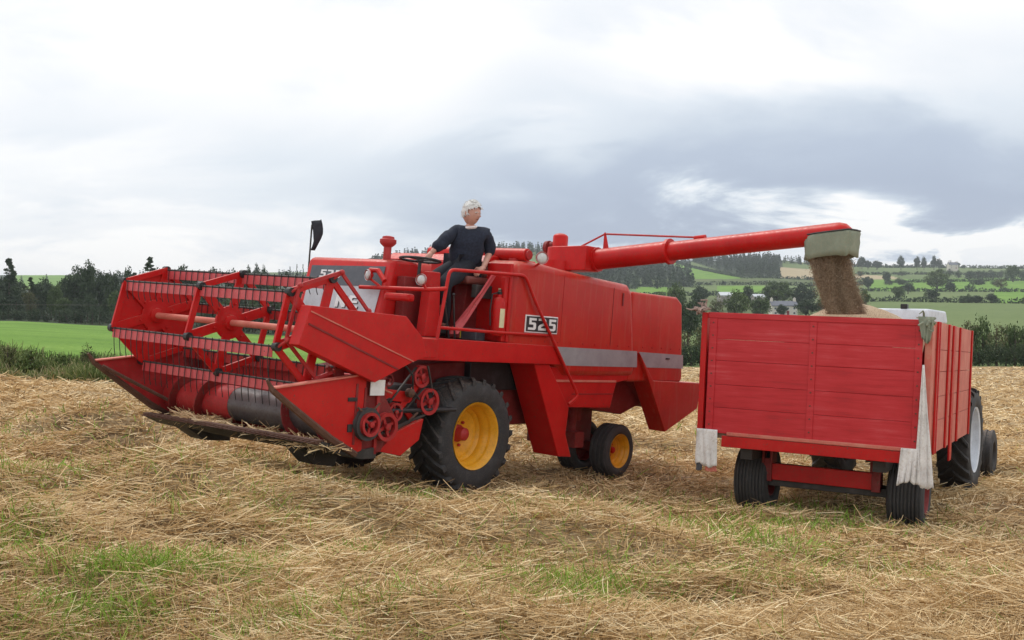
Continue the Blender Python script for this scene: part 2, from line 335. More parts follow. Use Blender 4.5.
# ---------------------------------------------------------------- straw lying on the stubble
def blades(n, X, Y, length, width, az, tilt, lift, bend, val, seg=2):
    # strips of seg quads each; returns V, L, attribute
    n = len(X); base = np.stack([X, Y, H(X, Y)+lift], -1)
    d = np.stack([np.cos(az)*np.cos(tilt), np.sin(az)*np.cos(tilt), np.sin(tilt)], -1)
    sd = np.stack([-np.sin(az), np.cos(az), np.zeros(n)], -1)
    rr = RNG.random(n)[:, None]*math.pi; up = np.cross(d, sd); sd = sd*np.cos(rr)+up*np.sin(rr)
    bd = RNG.normal(size=(n, 3)); bd[:, 2] *= .4
    rows = []
    for k in range(seg+1):
        t = k/seg; c = base+d*(length*(t-.0))[:, None]+bd*(bend*(t*t))[:, None]
        if k: c[:, 2] += 0
        w = width*(1-.35*t)
        rows.append(c-sd*(w/2)[:, None]); rows.append(c+sd*(w/2)[:, None])
    V = np.stack(rows, 1); m = 2*(seg+1)
    L = np.concatenate([np.array([[2*k, 2*k+1, 2*k+3, 2*k+2]]) for k in range(seg)])[None]+(np.arange(n)*m)[:, None, None]
    return V.reshape(-1, 3), L.reshape(-1, 4), np.repeat(val, m)
def make_strips(name, mat, *a, **k):
    V, L, at = blades(*a, **k); me = raw_mesh(name, V, 4, L); vattr(me, 'v', at); return link(name, me, mat)
# green patches: image spots turned into ground spots, x radius, y radius, strength
GP = []
for px, py, rx, ry, s_ in ((100,603,.26,.13,1),(160,588,.42,.13,1.1),(215,572,.3,.13,.8),(310,562,.35,.15,.6),(548,622,.30,.15,1.4),(570,575,.6,.35,.55),(720,570,.5,.3,.5),(795,547,.6,.35,.5),(560,545,.5,.3,.2),
        (10,552,.25,.3,.4),(40,490,.9,.6,.35),(140,485,.7,.45,.5),(180,455,1.0,.5,.4),(60,430,1.2,.8,.15),(250,524,.5,.3,.25),(330,558,.4,.4,.3),(390,500,1.1,.5,.4),(480,505,1.2,.5,.35),(810,510,1.0,.6,.5),(770,495,1.2,.6,.35),(1000,570,.6,.4,.3),
        (310,630,.5,.3,.2),(440,575,.4,.3,.15),(930,600,.4,.3,.12),(700,520,.8,.4,.25),(20,620,.5,.4,.25)):
    x, y = _px(px, py); x, y = _px(px, py+.15*F/y); GP.append((x, y, rx, ry, s_))
def green(X, Y):
    g_ = np.zeros(len(X))
    for x, y, rx, ry, s_ in GP: g_ = np.maximum(g_, s_*np.exp(-.5*(((X-x)/rx)**2+((Y-y)/ry)**2)))
    return g_
def scatter(n, y0, y1, pw):
    # even over the picture: density falls with distance
    u = RNG.random(n); iv = (1/y0)*(1-u)+(1/y1)*u; Y = 1/iv
    X = (RNG.random(n)*2-1)*(.57*Y+1.7); return X, Y
def straw_layer(n, y0, y1, lmin, lmax, w0, lift0, seg=2, name='straw'):
    X, Y = scatter(n, y0, y1, 1); e_ = np.interp(X, [-200,-9,8,60], [30,31.5,103,106]); X, Y = X[Y < e_], Y[Y < e_]; gz = green(X, Y); keep = RNG.random(len(X)) > gz*.85; X, Y = X[keep], Y[keep]; n = len(X)
    flow = .25*np.sin(X*.55+Y*.31)+.35*np.sin(X*.23-Y*.5+1.3)
    az = flow+RNG.normal(0, .75, n)+np.where(RNG.random(n) < .5, math.pi, 0)
    ln = lmin+(lmax-lmin)*RNG.random(n)**1.5; tilt = RNG.normal(.06, .20, n)
    lift = lift0*RNG.random(n)**1.6+.005
    tone = .5+.34*np.sin(X*1.3+2*np.sin(Y*.9))*np.sin(Y*1.7+X*.3)+.16*np.sin(X*3.1+Y*2.3+2*np.sin(X*.8))*np.sin(Y*5.1-X*1.1)
    val = np.clip(.25+.45*tone+.24*RNG.normal(size=n)+.25*(lift/lift0-.3), 0, 1)  # low straws toned darker, lifted ones lighter: shade of the under-layers in the colour
    wd = np.maximum(w0, .00072*Y)*(0.7+.6*RNG.random(n))
    return make_strips(name, M['straw'], n, X, Y, ln, wd, az, tilt, lift, .10*ln+.0*ln, val, seg=seg)
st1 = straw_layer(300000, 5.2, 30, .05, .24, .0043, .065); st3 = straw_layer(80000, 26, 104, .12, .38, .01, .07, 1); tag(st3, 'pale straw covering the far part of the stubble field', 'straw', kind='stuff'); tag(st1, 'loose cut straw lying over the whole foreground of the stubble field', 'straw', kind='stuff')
# tangled tufts and ridges of straw standing proud of the rest
nt_ = 900; TX, TY_ = scatter(nt_, 5.4, 34, 1); TX = np.concatenate([TX, BUMPS[-17:,0].repeat(7)+RNG.normal(0,.45,119)]); TY_ = np.concatenate([TY_, BUMPS[-17:,1].repeat(7)+RNG.normal(0,.2,119)]); nt_ = len(TX)
for wx, wy in ((-.55,12.85),(-.2,13.1),(0,13.5),(-.9,13.2),(1.5,15.0),(1.75,15.4),(2.9,12.8),(3.25,12.8),(4.35,11.95),(4.7,12.15),(6.8,16.4),(7.9,18.3)): TX = np.append(TX, wx+RNG.normal(0,.16,6)); TY_ = np.append(TY_, wy+RNG.normal(0,.12,6))
kg = green(TX, TY_) < .35; kg[-72:] = True; TX, TY_ = TX[kg], TY_[kg]; nt_ = len(TX)
ta_ = .15*RNG.normal(size=nt_)+.25*np.sin(TX*.55+TY_*.31); tl2 = .25+.5*RNG.random(nt_); tw_ = .07+.13*RNG.random(nt_); th_ = .05+.18*RNG.random(nt_)**1.5; tv_ = RNG.normal(0,.13,nt_)
m_ = 110; k = np.repeat(np.arange(nt_), m_); n = len(k); pu_ = RNG.normal(0,.5,n); pv_ = RNG.normal(0,.5,n)
X = TX[k]+np.cos(ta_[k])*pu_*tl2[k]-np.sin(ta_[k])*pv_*tw_[k]; Y = TY_[k]+np.sin(ta_[k])*pu_*tl2[k]+np.cos(ta_[k])*pv_*tw_[k]
hz_ = th_[k]*np.exp(-pu_**2-pv_**2); az = ta_[k]+RNG.normal(0,.5,n)+np.where(RNG.random(n) < .5, math.pi, 0)
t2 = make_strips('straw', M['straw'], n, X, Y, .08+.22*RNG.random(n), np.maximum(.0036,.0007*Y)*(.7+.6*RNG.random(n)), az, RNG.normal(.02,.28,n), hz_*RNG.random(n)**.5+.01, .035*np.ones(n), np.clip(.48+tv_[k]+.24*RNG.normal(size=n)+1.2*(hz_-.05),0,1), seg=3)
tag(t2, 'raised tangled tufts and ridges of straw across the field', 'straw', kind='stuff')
# short upright stubble stalks
X, Y = scatter(75000, 5.3, 75, 1); ed = np.interp(X, [-200,-9,8,60], [30.5,32,104,107]); k = Y < ed; X, Y = X[k], Y[k]; n = len(X)
sb = make_strips('stubble', M['straw'], n, X, Y, .06+.09*RNG.random(n), np.maximum(.004, .0009*Y), RNG.random(n)*6.28, 1.2+.3*RNG.normal(size=n)*.5, np.zeros(n), .02*np.ones(n), np.clip(.55+.2*RNG.normal(size=n), 0, 1), seg=1)
tag(sb, 'short upright stubble stalks left standing across the harvested field', 'stubble', kind='stuff')
# green regrowth
X, Y = scatter(190000, 5.2, 28, 1); gz = green(X, Y); k = RNG.random(len(X)) < gz*1.5+.010; X, Y = X[k], Y[k]; n = len(X)
gr = make_strips('grass', M['grassblade'], n, X, Y, .08+.13*RNG.random(n), np.maximum(.005, .0008*Y), RNG.random(n)*6.28, .95+.35*RNG.normal(size=n), .02*RNG.random(n), .05*np.ones(n), np.clip(.5+.25*RNG.normal(size=n), 0, 1), seg=2)
tag(gr, 'fresh green grass coming up in patches through the straw', 'grass', kind='stuff')
# standing pale grass and weeds along the field edge on the left
n = 34000; X = -22+22*RNG.random(n); Y = 31.0+3.4*RNG.random(n)**1.3; hh = .40+.62*RNG.random(n)*(.6+.4*np.sin(X*1.1)*np.sin(X*.37+1)); hh *= np.interp(Y, [31,32,34.5], [.55,1,1])
val = np.clip(.38+.24*np.sin(X*.9+1.2)*np.sin(X*.33+Y)+.22*RNG.normal(size=n), 0, 1)
wd_ = make_strips('tall_weeds', M['weed'], n, X, Y, hh, .018+.012*RNG.random(n), RNG.random(n)*6.28, 1.25+.22*RNG.normal(size=n), np.zeros(n), .10*np.ones(n), val, seg=2)
tag(wd_, 'strip of tall tangled weeds between stubble and the green field on the left', 'weeds', kind='stuff')
# ---------------------------------------------------------------- combine harvester
def nrm(v): return Vector(v).normalized()
et = nrm((-.775,.632,.059)); es = nrm((.632,.775,-.05)); es = (es-et*es.dot(et)).normalized(); eu = es.cross(et)
D0 = 13.1; cen0 = Vector(((477-512)/F*D0, D0, -(438-320)/F*D0)); O = cen0-eu*.67
CM = Matrix(((es.x, et.x, eu.x, O.x), (es.y, et.y, eu.y, O.y), (es.z, et.z, eu.z, O.z), (0,0,0,1))); CI = CM.inverted()
K = lambda p: (p[0], p[1], p[2])
def LW(px, py, Y):          # world point at depth Y seen at px,py -> combine (s,t,u)
    q = CI @ Vector(((px-512)/F*Y, Y, (320-py)/F*Y)); return (q.x, q.y, q.z)
def CB(): return MB(K)
KH = lambda p: (p[0], p[1], p[2]+.055*(1-p[1]/2.8))
cmb = empty('combine_harvester', CM, 'big red combine harvester with raised reel and long unloading pipe, parked on the straw', 'combine harvester')
R_, RB, RO, RD, DK = M['red'], M['red_body'], M['red_old'], M['red_dark'], M['dark']
# main hoods
CB().prism([(.45,1.62),(.45,2.76),(.62,2.84),(1.0,2.85),(1.5,2.81),(2.4,2.76),(3.05,2.73),(3.17,2.64),(3.36,1.60),(3.36,1.42),(1.62,1.40),(1.40,1.62)], 0, 2.5).build('engine_hood', RB, cmb, .10, True)
CB().prism([(3.2,1.36),(3.2,2.64),(4.42,2.64),(4.58,2.55),(4.74,1.42),(4.7,1.36)], .03, 2.42).build('rear_hood', RB, cmb, .06, True)
CB().prism([(1.42,1.805),(3.355,1.80),(3.385,1.57),(1.60,1.565)], -.007, .004).build('stripe', M['grey_decal'], cmb, label='broad grey stripe along the front hood')
CB().prism([(3.46,1.79),(4.70,1.775),(4.725,1.57),(3.62,1.57)], .022, .034).build('stripe', M['grey_decal'], cmb, label='shorter grey stripe on the rear hood')
CB().box(4.2,4.3,.01,.03,1.70,1.72).build('catch', M['black'], cmb)
CB().box(2.88,2.91,-.014,.0,2.42,2.60).build('hood_handle', RD, cmb, .004); CB().box(2.66,2.668,-.004,.0,1.86,2.66).build('hood_seam', RD, cmb); CB().box(1.50,1.506,-.003,.0,1.86,2.74).build('hood_seam', RO, cmb)
for p_ in [(.9+.28*i_,-.0,1.86) for i_ in range(9)]+[(3.55+.26*i_,.03,1.86) for i_ in range(5)]: CB().lathe(p_, (0,-1,0), [(.011,-.002),(.011,.005),(.004,.007)], 8).build('bolt', RO, cmb)
for a, b in ((.47,2.0),(.47,2.2)): pass
# number plate with digits
npl = CB().box(.74,1.41,-.014,.0,1.965,2.185).build('number_plate', M['white'], cmb, .004)
CB().box(.755,1.395,-.018,-.0135,1.98,2.17).build('plate_field', M['black'], npl)
GL = {'5': [[(.95,1),(.1,1),(.1,.45),(.62,.45),(.62,.2),(0,.2),(0,0),(.75,0),(.92,.12),(.92,.52),(.8,.63),(.36,.63),(.36,.8),(.95,.8)]],
 '2': [[(0,.8),(.6,.8),(.62,.62),(.15,.45),(0,.3),(0,0),(.95,0),(.95,.2),(.34,.2),(.36,.3),(.8,.48),(.92,.62),(.92,.88),(.78,1),(0,1)]],
 'N': [[(0,0),(.28,0),(.28,.55),(.66,0),(.95,0),(.95,1),(.67,1),(.67,.45),(.29,1),(0,1)]],
 'E': [[(0,0),(.9,0),(.9,.2),(.3,.2),(.3,.4),(.8,.4),(.8,.6),(.3,.6),(.3,.8),(.9,.8),(.9,1),(0,1)]]}
def glyphs(mb, txt, fn, w, h, gap, th=.004):
    for i, ch in enumerate(txt):
        for poly in GL[ch]:
            n = len(poly); pts = [(i*(w+gap)+x*w, y*h) for x, y in poly]
            mb.add([fn(x, y, 0) for x, y in pts]+[fn(x, y, th) for x, y in pts], [tuple(range(n)), tuple(range(2*n-1, n-1, -1))]+[(k, (k+1) % n, n+(k+1) % n, n+k) for k in range(n)])
    return mb
glyphs(CB(), '525', lambda x, y, d: (.79+x, -.0185-d, 2.0+y), .17, .15, .035).build('number', M['white'], npl)
# sill, platform, front wall
CB().prism([(-1.5,1.80),(-1.12,1.835),(1.41,1.812),(1.60,1.575),(-1.12,1.58),(-1.42,1.62)], -.035, .09).build('sill', R_, cmb, .008)
CB().box(-1.12,.45,.09,1.05,1.76,1.815).build('platform', RD, cmb, .005)
CB().box(.40,.449,.0,1.35,1.83,2.79).build('front_wall', R_, cmb, .01)
CB().box(.33,.40,.02,.09,1.83,2.62).build('door_post', R_, cmb, .01)
CB().box(.30,.40,.60,.64,1.83,2.75).build('wall_rib', RD, cmb, .004)
CB().box(.375,.395,.10,.16,2.42,2.48).build('notice', M['label_cream'], cmb)
q = CB(); gp = [LW(x,y,Y_) for x,y,Y_ in ((482,292,13.30),(493,275,13.45),(496,276,13.48),(468,320,13.28),(458,334,13.22),(450,334,13.22),(453,328,13.22))]; g2 = [(a,b+.03,c) for a,b,c in gp]
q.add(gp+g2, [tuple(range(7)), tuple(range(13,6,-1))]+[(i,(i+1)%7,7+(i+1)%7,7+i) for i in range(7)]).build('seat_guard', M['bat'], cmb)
CB().box(-.15,.4,.9,1.3,1.8,2.5).build('battery_housing', RD, cmb, .02)
# leg panels behind the drive wheel, and belly
CB().prism([(1.0,1.575),(1.32,1.575),(1.82,1.0),(1.79,.66),(1.95,.35),(1.66,.37)], .0, .42).build('elevator_housing', R_, cmb, .012)
CB().box(1.36,1.50,-.006,.02,.98,1.0).build('slot', M['black'], cmb) if False else None
CB().prism([(1.40,1.54),(3.35,1.515),(3.35,1.40),(2.95,1.345),(2.84,.99),(1.80,1.01)], .035, 2.3).build('shoe_panel', R_, cmb, .012)
CB().box(1.40,2.93,.024,.04,1.345,1.375).build('panel_flange', M['planks_faded'], cmb, .004)
CB().box(1.9,2.88,.028,.036,1.18,1.192).build('crease', RD, cmb)
CB().prism([(2.8,.95),(2.8,1.5),(4.2,1.5),(4.1,1.0),(3.6,.85)], .35, 2.2).build('straw_chute', RD, cmb, .01)
CB().prism([(3.40,1.78),(3.82,1.385),(5.24,1.355),(5.17,.96),(4.26,.62)], -.03, .26).build('straw_deflector', RB, cmb, .012)
CB().prism([(3.6,1.36),(5.1,1.33),(5.05,1.05),(4.2,.95)], .26, 2.3).build('deflector_body', RD, cmb, .01)
CB().prism([(-.45,.95),(-.45,1.5),(.5,1.56),(2.9,1.36),(2.9,.75),(.5,.72)], .55, 1.95).build('threshing_body', RD, cmb, .02)
CB().box(-.1,.5,.5,2.0,.52,.72).build('front_axle', RD, cmb, .02)
CB().box(.3,1.7,.45,.55,1.2,1.55).build('chassis_rail', M['black'], cmb, .01)
CB().box(2.5,2.72,.35,1.2,.40,.62).tube([(2.6,.5,.6),(2.6,.5,1.0)], .07).box(3.48,3.66,.5,1.25,.26,.40).box(3.1,3.6,.85,1.05,.40,.95).build('rear_axle', RD, cmb, .012)
# wheels
def wheel(parent, c, R, W, rr, mats, lugs=0, ax=1, lugh=.035, dish=.6, side=-1, hubr=.1, hubmat=None, mapf=K, ribs=0):
    """c = centre; axle along coordinate 1; side=-1: outer face towards -1"""
    mt_rim, mt_tyre = mats; A = (0, side, 0); m = lambda: MB(mapf); h = W/2
    # disc + rim barrel
    d = m().lathe(c, A, [(hubr*.9, -h*.30), (rr*.50, -h*.24), (rr*.58, -h*.12), (rr*.70, -h*.10), (rr*.74, h*.02), (rr*.80, h*.06), (rr*.83, h*.42), (rr*.90, h*.50), (rr*.935, h*.93), (rr*1.0, h*1.0), (rr*1.0, h*.93), (rr*.90, h*.60), (rr*.88,-h*.9), (rr*.84,-h*.9), (rr*.78, -h*.3), (rr*.5,-h*.36),(hubr*.9,-h*.40)], 48, closed=True)
    w = d.build('wheel', mt_rim, parent, 0, math.radians(50))
    t = m().lathe(c, A, [(rr*.97,-h*.80), (rr*1.02,-h*.97), (rr+(R-rr)*.35,-h*1.06), (rr+(R-rr)*.72,-h*1.02), (R-lugh*1.2,-h*.90), (R-lugh,-h*.55), (R-lugh*.7,0), (R-lugh,h*.55), (R-lugh*1.2,h*.90), (rr+(R-rr)*.72,h*1.02), (rr+(R-rr)*.35,h*1.06), (rr*1.02,h*.97), (rr*.97,h*.80)], 56, closed=True)
    ty = t.build('tyre', mt_tyre, w, 0, math.radians(50))
    if lugs:
        q = m()
        for k in range(lugs):
            for sd in (-1, 1):
                a0 = 2*math.pi*(k+(.5 if sd > 0 else 0))/lugs; secs = []
                for j in range(6):
                    f_ = j/5; y = sd*h*(.0+1.03*f_); a = a0+f_*2*math.pi/lugs*1.15
                    top = R-(.0 if f_ < .7 else lugh*.5*(f_-.7)/.3); bot = R-lugh*1.35 if f_ < .95 else R-lugh*2.2
                    dth = .020/R*(1+.35*f_)
                    for rad, da in ((bot,-dth*1.5),(top,-dth),(top,dth),(bot,dth*1.5)):
                        an = a+da; secs.append((c[0]+rad*math.cos(an), c[1]+y, c[2]+rad*math.sin(an)))
                fs = [(0,1,2,3),(23,22,21,20)]
                for j in range(5):
                    for e in range(4): fs.append((j*4+e, j*4+(e+1) % 4, (j+1)*4+(e+1) % 4, (j+1)*4+e))
                q.add(secs, fs)
        q.build('tread', mt_tyre, w)
    if ribs:
        q = m()
        for i in range(ribs):
            y = h*(-.72+1.44*i/(ribs-1)); wd = h*.9/ribs*.62
            q.lathe(c, (0,1,0), [(R-lugh*1.3, y-wd), (R, y-wd*.8), (R, y+wd*.8), (R-lugh*1.3, y+wd)], 56, closed=True)
        q.build('tread', mt_tyre, w, 0, math.radians(40))
    hb = m().lathe(c, A, [(hubr*1.25, -h*.30), (hubr*1.25, -h*.16), (hubr*1.0, -h*.10), (hubr*.9, h*.26), (hubr*.6, h*.34), (hubr*.3, h*.38)], 16)
    for k in range(8):
        a = 2*math.pi*(k+.3)/8; p = (c[0]+hubr*1.75*math.cos(a), c[1], c[2]+hubr*1.75*math.sin(a))
        hb.lathe(p, A, [(.018, -h*.26), (.018, -h*.14), (.008, -h*.12)], 8)
    hb.build('hub', hubmat or RD, w, 0, math.radians(40))
    return w
wheel(cmb, (0,.26,.69), .69, .50, .405, (M['yellow'], M['rubber']), lugs=22, hubr=.085, hubmat=RO)
wheel(cmb, (0,2.30,.69), .69, .50, .405, (M['yellow'], M['rubber']), lugs=22, hubr=.085, side=1, hubmat=RO)
wheel(cmb, (3.58,.45,.32), .385, .30, .25, (M['yellow'], M['rubber_worn']), hubr=.05, hubmat=R_, ribs=4, lugh=.014)
wheel(cmb, (3.58,1.05,.32), .385, .30, .25, (RD, M['rubber_worn']), hubr=.05, side=1, hubmat=R_, ribs=4, lugh=.014)
CB().tube([(-.55,.28,1.36),(0,.28,1.5),(.55,.28,1.36)], .02).build('wheel_guard_rod', DK, cmb) if False else None
# rails
def bent(pts, r=.02, n=10, rad=.08):
    out = []; P = [Vector(p) for p in pts]
    for i, p in enumerate(P):
        if i in (0, len(P)-1): out.append(p); continue
        a = (P[i-1]-p); b = (P[i+1]-p); ra = min(rad, a.length*.45); rb = min(rad, b.length*.45)
        p0 = p+a.normalized()*ra; p1 = p+b.normalized()*rb
        for k in range(5):
            t = k/4; out.append(p0*(1-t)**2+p*2*t*(1-t)+p1*t*t)
    return CB().tube(out, r, n)
bent([(-.86,-.03,1.82),(-.74,-.03,2.62),(.64,-.03,2.665),(.88,-.05,2.33),(1.80,-.06,1.30),(1.92,-.06,1.17),(1.72,-.06,1.06)], .021).build('handrail', R_, cmb, 0, True)
bent([(-.84,-.03,1.955),(.2,-.03,1.94),(1.22,-.03,1.945)], .019).build('middle_rail', R_, cmb, 0, True)
bent([(-.78,-.03,2.40),(-1.0,.0,2.37),(-1.0,1.15,2.355)], .024).build('front_rail', R_, cmb, 0, True)
# lamps
def lamp(s, t, u, r, face=(-1,0,0), stem=None, label=None):
    a = Vector(face).normalized()
    l = CB().lathe((s,t,u), face, [(r*.35,-r*.9),(r*.75,-r*.55),(r,-.01),(r*1.03,.01),(r*.9,.018),(r*.85,.0)], 20).build('lamp', R_, cmb, 0, True, label)
    CB().lathe((s,t,u), face, [(r*.86,.004),(r*.7,.018),(r*.3,.026)], 20).build('lamp_glass', M['glass'], l, 0, True)
    CB().lathe((s,t,u), face, [(r*.88,.012),(r*1.0,.020),(r*1.04,.0),(r*.95,-.01)], 20, closed=True).build('lamp_rim', M['chrome'], l, 0, True)
    if stem: CB().tube([(s+.02,t,u-r*.5), stem], .016).build('lamp_bracket', R_, l)
lamp(-1.06,.09,2.475,.066,(-1,-.25,0),(-1.0,.06,2.37))
lamp(-1.04,.98,2.50,.066,(-1,.35,-.1),(-1.0,.80,2.37))
lamp(.86,-.10,2.905,.078,(-.7,-.7,0),(.92,.05,2.80))
CB().tube([(-1.02,.72,2.44),(-1.0,.86,2.56),(-1.0,1.0,2.56)], .03).build('lamp_arm', R_, cmb)
CB().box(-1.06,-.94,.28,.68,2.22,2.31).build('indicator_box', R_, cmb, .03)
CB().lathe((-1.42,-.06,1.73), (0,-1,0), [(.05,0),(.05,.02),(.03,.03)], 14).build('marker_light', M['orange'], cmb)
# front panel housing
CB().prism([(-.99,1.9),(-.83,2.66),(-.78,2.71),(-.40,2.71),(-.30,2.6),(-.30,1.9)], .80, 2.31).build('engine_panel', R_, cmb, .045, True)
def onpanel(t, u, d): s = -.99+(u-1.9)*(.16/.76); return (s-.004-d, t, u)
CB().add([onpanel(t,u,d) for d in (0,.006) for t,u in ((.90,2.38),(2.21,2.352),(2.21,2.60),(.90,2.62))], [(0,1,2,3),(7,6,5,4),(0,4,5,1),(1,5,6,2),(2,6,7,3),(3,7,4,0)]).build('upper_panel', M['slate_decal'], cmb)
CB().add([onpanel(t,u,d) for d in (0,.006) for t,u in ((.92,1.95),(2.21,1.95),(2.21,2.348),(.90,2.376))], [(0,1,2,3),(7,6,5,4),(0,4,5,1),(1,5,6,2),(2,6,7,3),(3,7,4,0)]).build('lower_panel', M['white_decal'], cmb)
glyphs(CB(), '525', lambda x, y, d: onpanel(2.02-x, 2.455+y, .006+d), .115, .095, .02).build('number', M['white'], cmb)
glyphs(CB(), 'NE', lambda x, y, d: onpanel(1.60-x, 2.09+y, .006+d), .19, .15, .04).build('lettering', M['black'], cmb)
glyphs(CB(), 'NE', lambda x, y, d: onpanel(1.615-x, 2.10+y, .010+d), .19, .15, .04).build('lettering', M['white'], cmb)
CB().tube([(-.72,1.02,2.66),(-.72,1.02,2.90)], .048, 14).lathe((-.72,1.02,2.86), (0,0,1), [(.05,0),(.085,.03),(.10,.05),(.10,.09),(.075,.10),(.07,.125),(.03,.135)], 20).build('air_intake', RO, cmb, 0, True)
CB().box(-.75,-.45,.66,.79,1.83,2.52).build('side_cover', RD, cmb, .01)
# steering
CB().prism([(-.62,1.83),(-.56,2.60),(-.42,2.60),(-.36,1.83)], .40, .55).build('steering_column', R_, cmb, .015)
sw = CB(); cs = Vector((-.58,.60,2.73)); nx = Vector((.06,0.02,1)).normalized(); uu = nx.orthogonal().normalized(); vv = nx.cross(uu)
sw.tube([cs+(uu*math.cos(a)+vv*math.sin(a))*.24 for a in [2*math.pi*k/32 for k in range(33)]], .015, 8, False)
swo = sw.build('steering_wheel', M['black'], cmb, 0, True)
sp = CB(); [sp.tube([cs, cs+(uu*math.cos(a)+vv*math.sin(a))*.24], .009, 6) for a in (.3,2.4,4.5)]; sp.lathe(cs, nx, [(.04,-.02),(.04,.02),(.02,.03)], 12).tube([cs, cs-nx*.3], .02).build('spoke', M['black'], swo)
for (a, b) in (((-.2,.30,1.83),(-.30,.28,2.35)),((-.28,.32,1.83),(-.42,.30,2.25))):
    CB().tube([a, b], .012).sphere(b, .022, 8).build('lever', M['black'], cmb, 0, True)
CB().tube([(-.8,.75,1.83),(-.72,.70,1.98)], .018).box(-.80,-.62,.62,.76,1.97,1.995).build('pedal', M['black'], cmb)
# seat
seat = CB().box(.02,.44,.36,.84,2.50,2.60).build('seat', M['seat'], cmb, .035, True)
CB().box(.36,.46,.38,.82,2.60,2.80).build('backrest', M['seat'], seat, .03, True)
CB().prism([(.1,1.83),(.18,2.5),(.40,2.5),(.40,1.83)], .5, .7).build('seat_pedestal', RD, cmb, .01)
CB().box(.10,.40,.28,.36,2.34,2.50).build('side_box', DK, cmb, .01)
# tank top items
CB().tube([(.80,.08,2.93),(.80,1.75,2.93)], .082, 18).build('cross_tube', R_, cmb, .01, math.radians(40))
CB().tube([(.80,.05,2.93),(.80,.075,2.93)], .06, 14).box(.7,.92,.2,.3,2.80,2.88).build('tube_end', RO, cmb)
CB().prism([(.5,2.80),(.62,2.90),(1.5,2.90),(1.7,2.78)], .5, 2.3).build('tank_cover', R_, cmb, .02)
# header: side sheets, floor, back sheet, auger
def sheet(t0, t1):
    return CB().prism([(-3.36,1.285),(-2.22,1.425),(-2.18,1.40),(-2.18,.66),(-2.24,.64),(-2.62,.83)], t0, t1)
for t in (-.27,2.79): CB().prism([(-2.18,1.40),(-1.95,1.33),(-1.68,1.0),(-1.85,.62),(-2.18,.60)], t, t+.02).build('end_plate', RD, cmb, .003)
sheet(-.33,-.30).build('side_sheet', R_, cmb, .003, label='near side sheet of the cutting table')
sheet(2.80,2.83).build('side_sheet', RO, cmb, .003, label='far side sheet of the cutting table')
for t in (-.35, 2.78):
    CB().beam((-3.36,t+.035,1.295), (-2.22,t+.035,1.435), .09, .016).build('top_flange', M['planks_faded'], cmb, .003)
    CB().tube([(-3.44,t+.035,1.37),(-3.36,t+.035,1.27),(-3.0,t+.035,1.04),(-2.6,t+.035,.79),(-2.25,t+.035,.62)], [.012,.03,.036,.04,.035], 6).build('divider_rail', M['rust'], cmb)
CB().tube([(-3.3,2.74,1.24),(-2.9,2.68,1.05),(-2.5,2.60,.86),(-2.25,2.55,.76)], .02, 6).build('inner_rail', M['rust'], cmb)
CB().box(-1.98,-1.94,-.30,2.80,.60,1.33).build('back_sheet', RO, cmb, .004)
CB().box(-2.02,-1.90,-.30,2.80,1.33,1.40).build('top_beam', RO, cmb, .01)
MB(KH).prism([(-2.68,.70),(-2.45,.66),(-2.1,.60),(-1.94,.62),(-1.94,.50),(-2.15,.50),(-2.5,.58),(-2.70,.665)], -.30, 2.80).build('table_floor', DK, cmb, .004)
cb_ = MB(KH).box(-2.74,-2.64,-.28,2.74,.672,.712)
for i in range(38):
    t = -.24+i*.078; cb_.prism([(-2.74,.70),(-2.84,.690),(-2.74,.675)], t-.012, t+.012)
cb_.build('cutter_bar', M['rust'], cmb)
CB().prism([(-2.55,.66),(-2.3,.44),(-2.0,.40),(-1.95,.56),(-2.4,.60)], .25, .50).build('skid', DK, cmb, .01); CB().prism([(-2.62,.66),(-2.25,.44),(-1.9,.42),(-1.9,.56),(-2.4,.56)], 2.2, 2.5).build('skid', DK, cmb, .01)
CB().tube([(-2.28,-.29,.93),(-2.28,2.79,.93)], .19, 28).build('table_auger', M['steel'], cmb, 0, math.radians(40))
def flight(t0, t1, turns, hand):
    q = CB(); n = int(24*turns); vs = []; fs = []
    for i in range(n+1):
        a = hand*2*math.pi*turns*i/n; t = t0+(t1-t0)*i/n
        for r in (.185,.295):
            for d in (-.006,.006): vs.append((-2.28+r*math.cos(a), t+d, .93+r*math.sin(a)))
    for i in range(n):
        b = i*4; c = b+4
        fs += [(b,b+2,c+2,c),(b+1,c+1,c+3,b+3),(b+2,b+3,c+3,c+2)]
    return q.add(vs, fs)
flight(1.75,2.76,2.0,1).build('auger_flight', RD, cmb, 0, True)
flight(-.27,.75,2.0,-1).build('auger_flight', RD, cmb, 0, True)
CB().tube([(-2.28,1.55,.93),(-2.28,2.78,.93)], .1935, 28).build('auger_sleeve', RO, cmb, 0, math.radians(40))
CB().prism([(-1.94,.62),(-1.94,1.22),(-.45,1.50),(-.45,.95)], .85, 1.75).build('feeder_house', RD, cmb, .01)
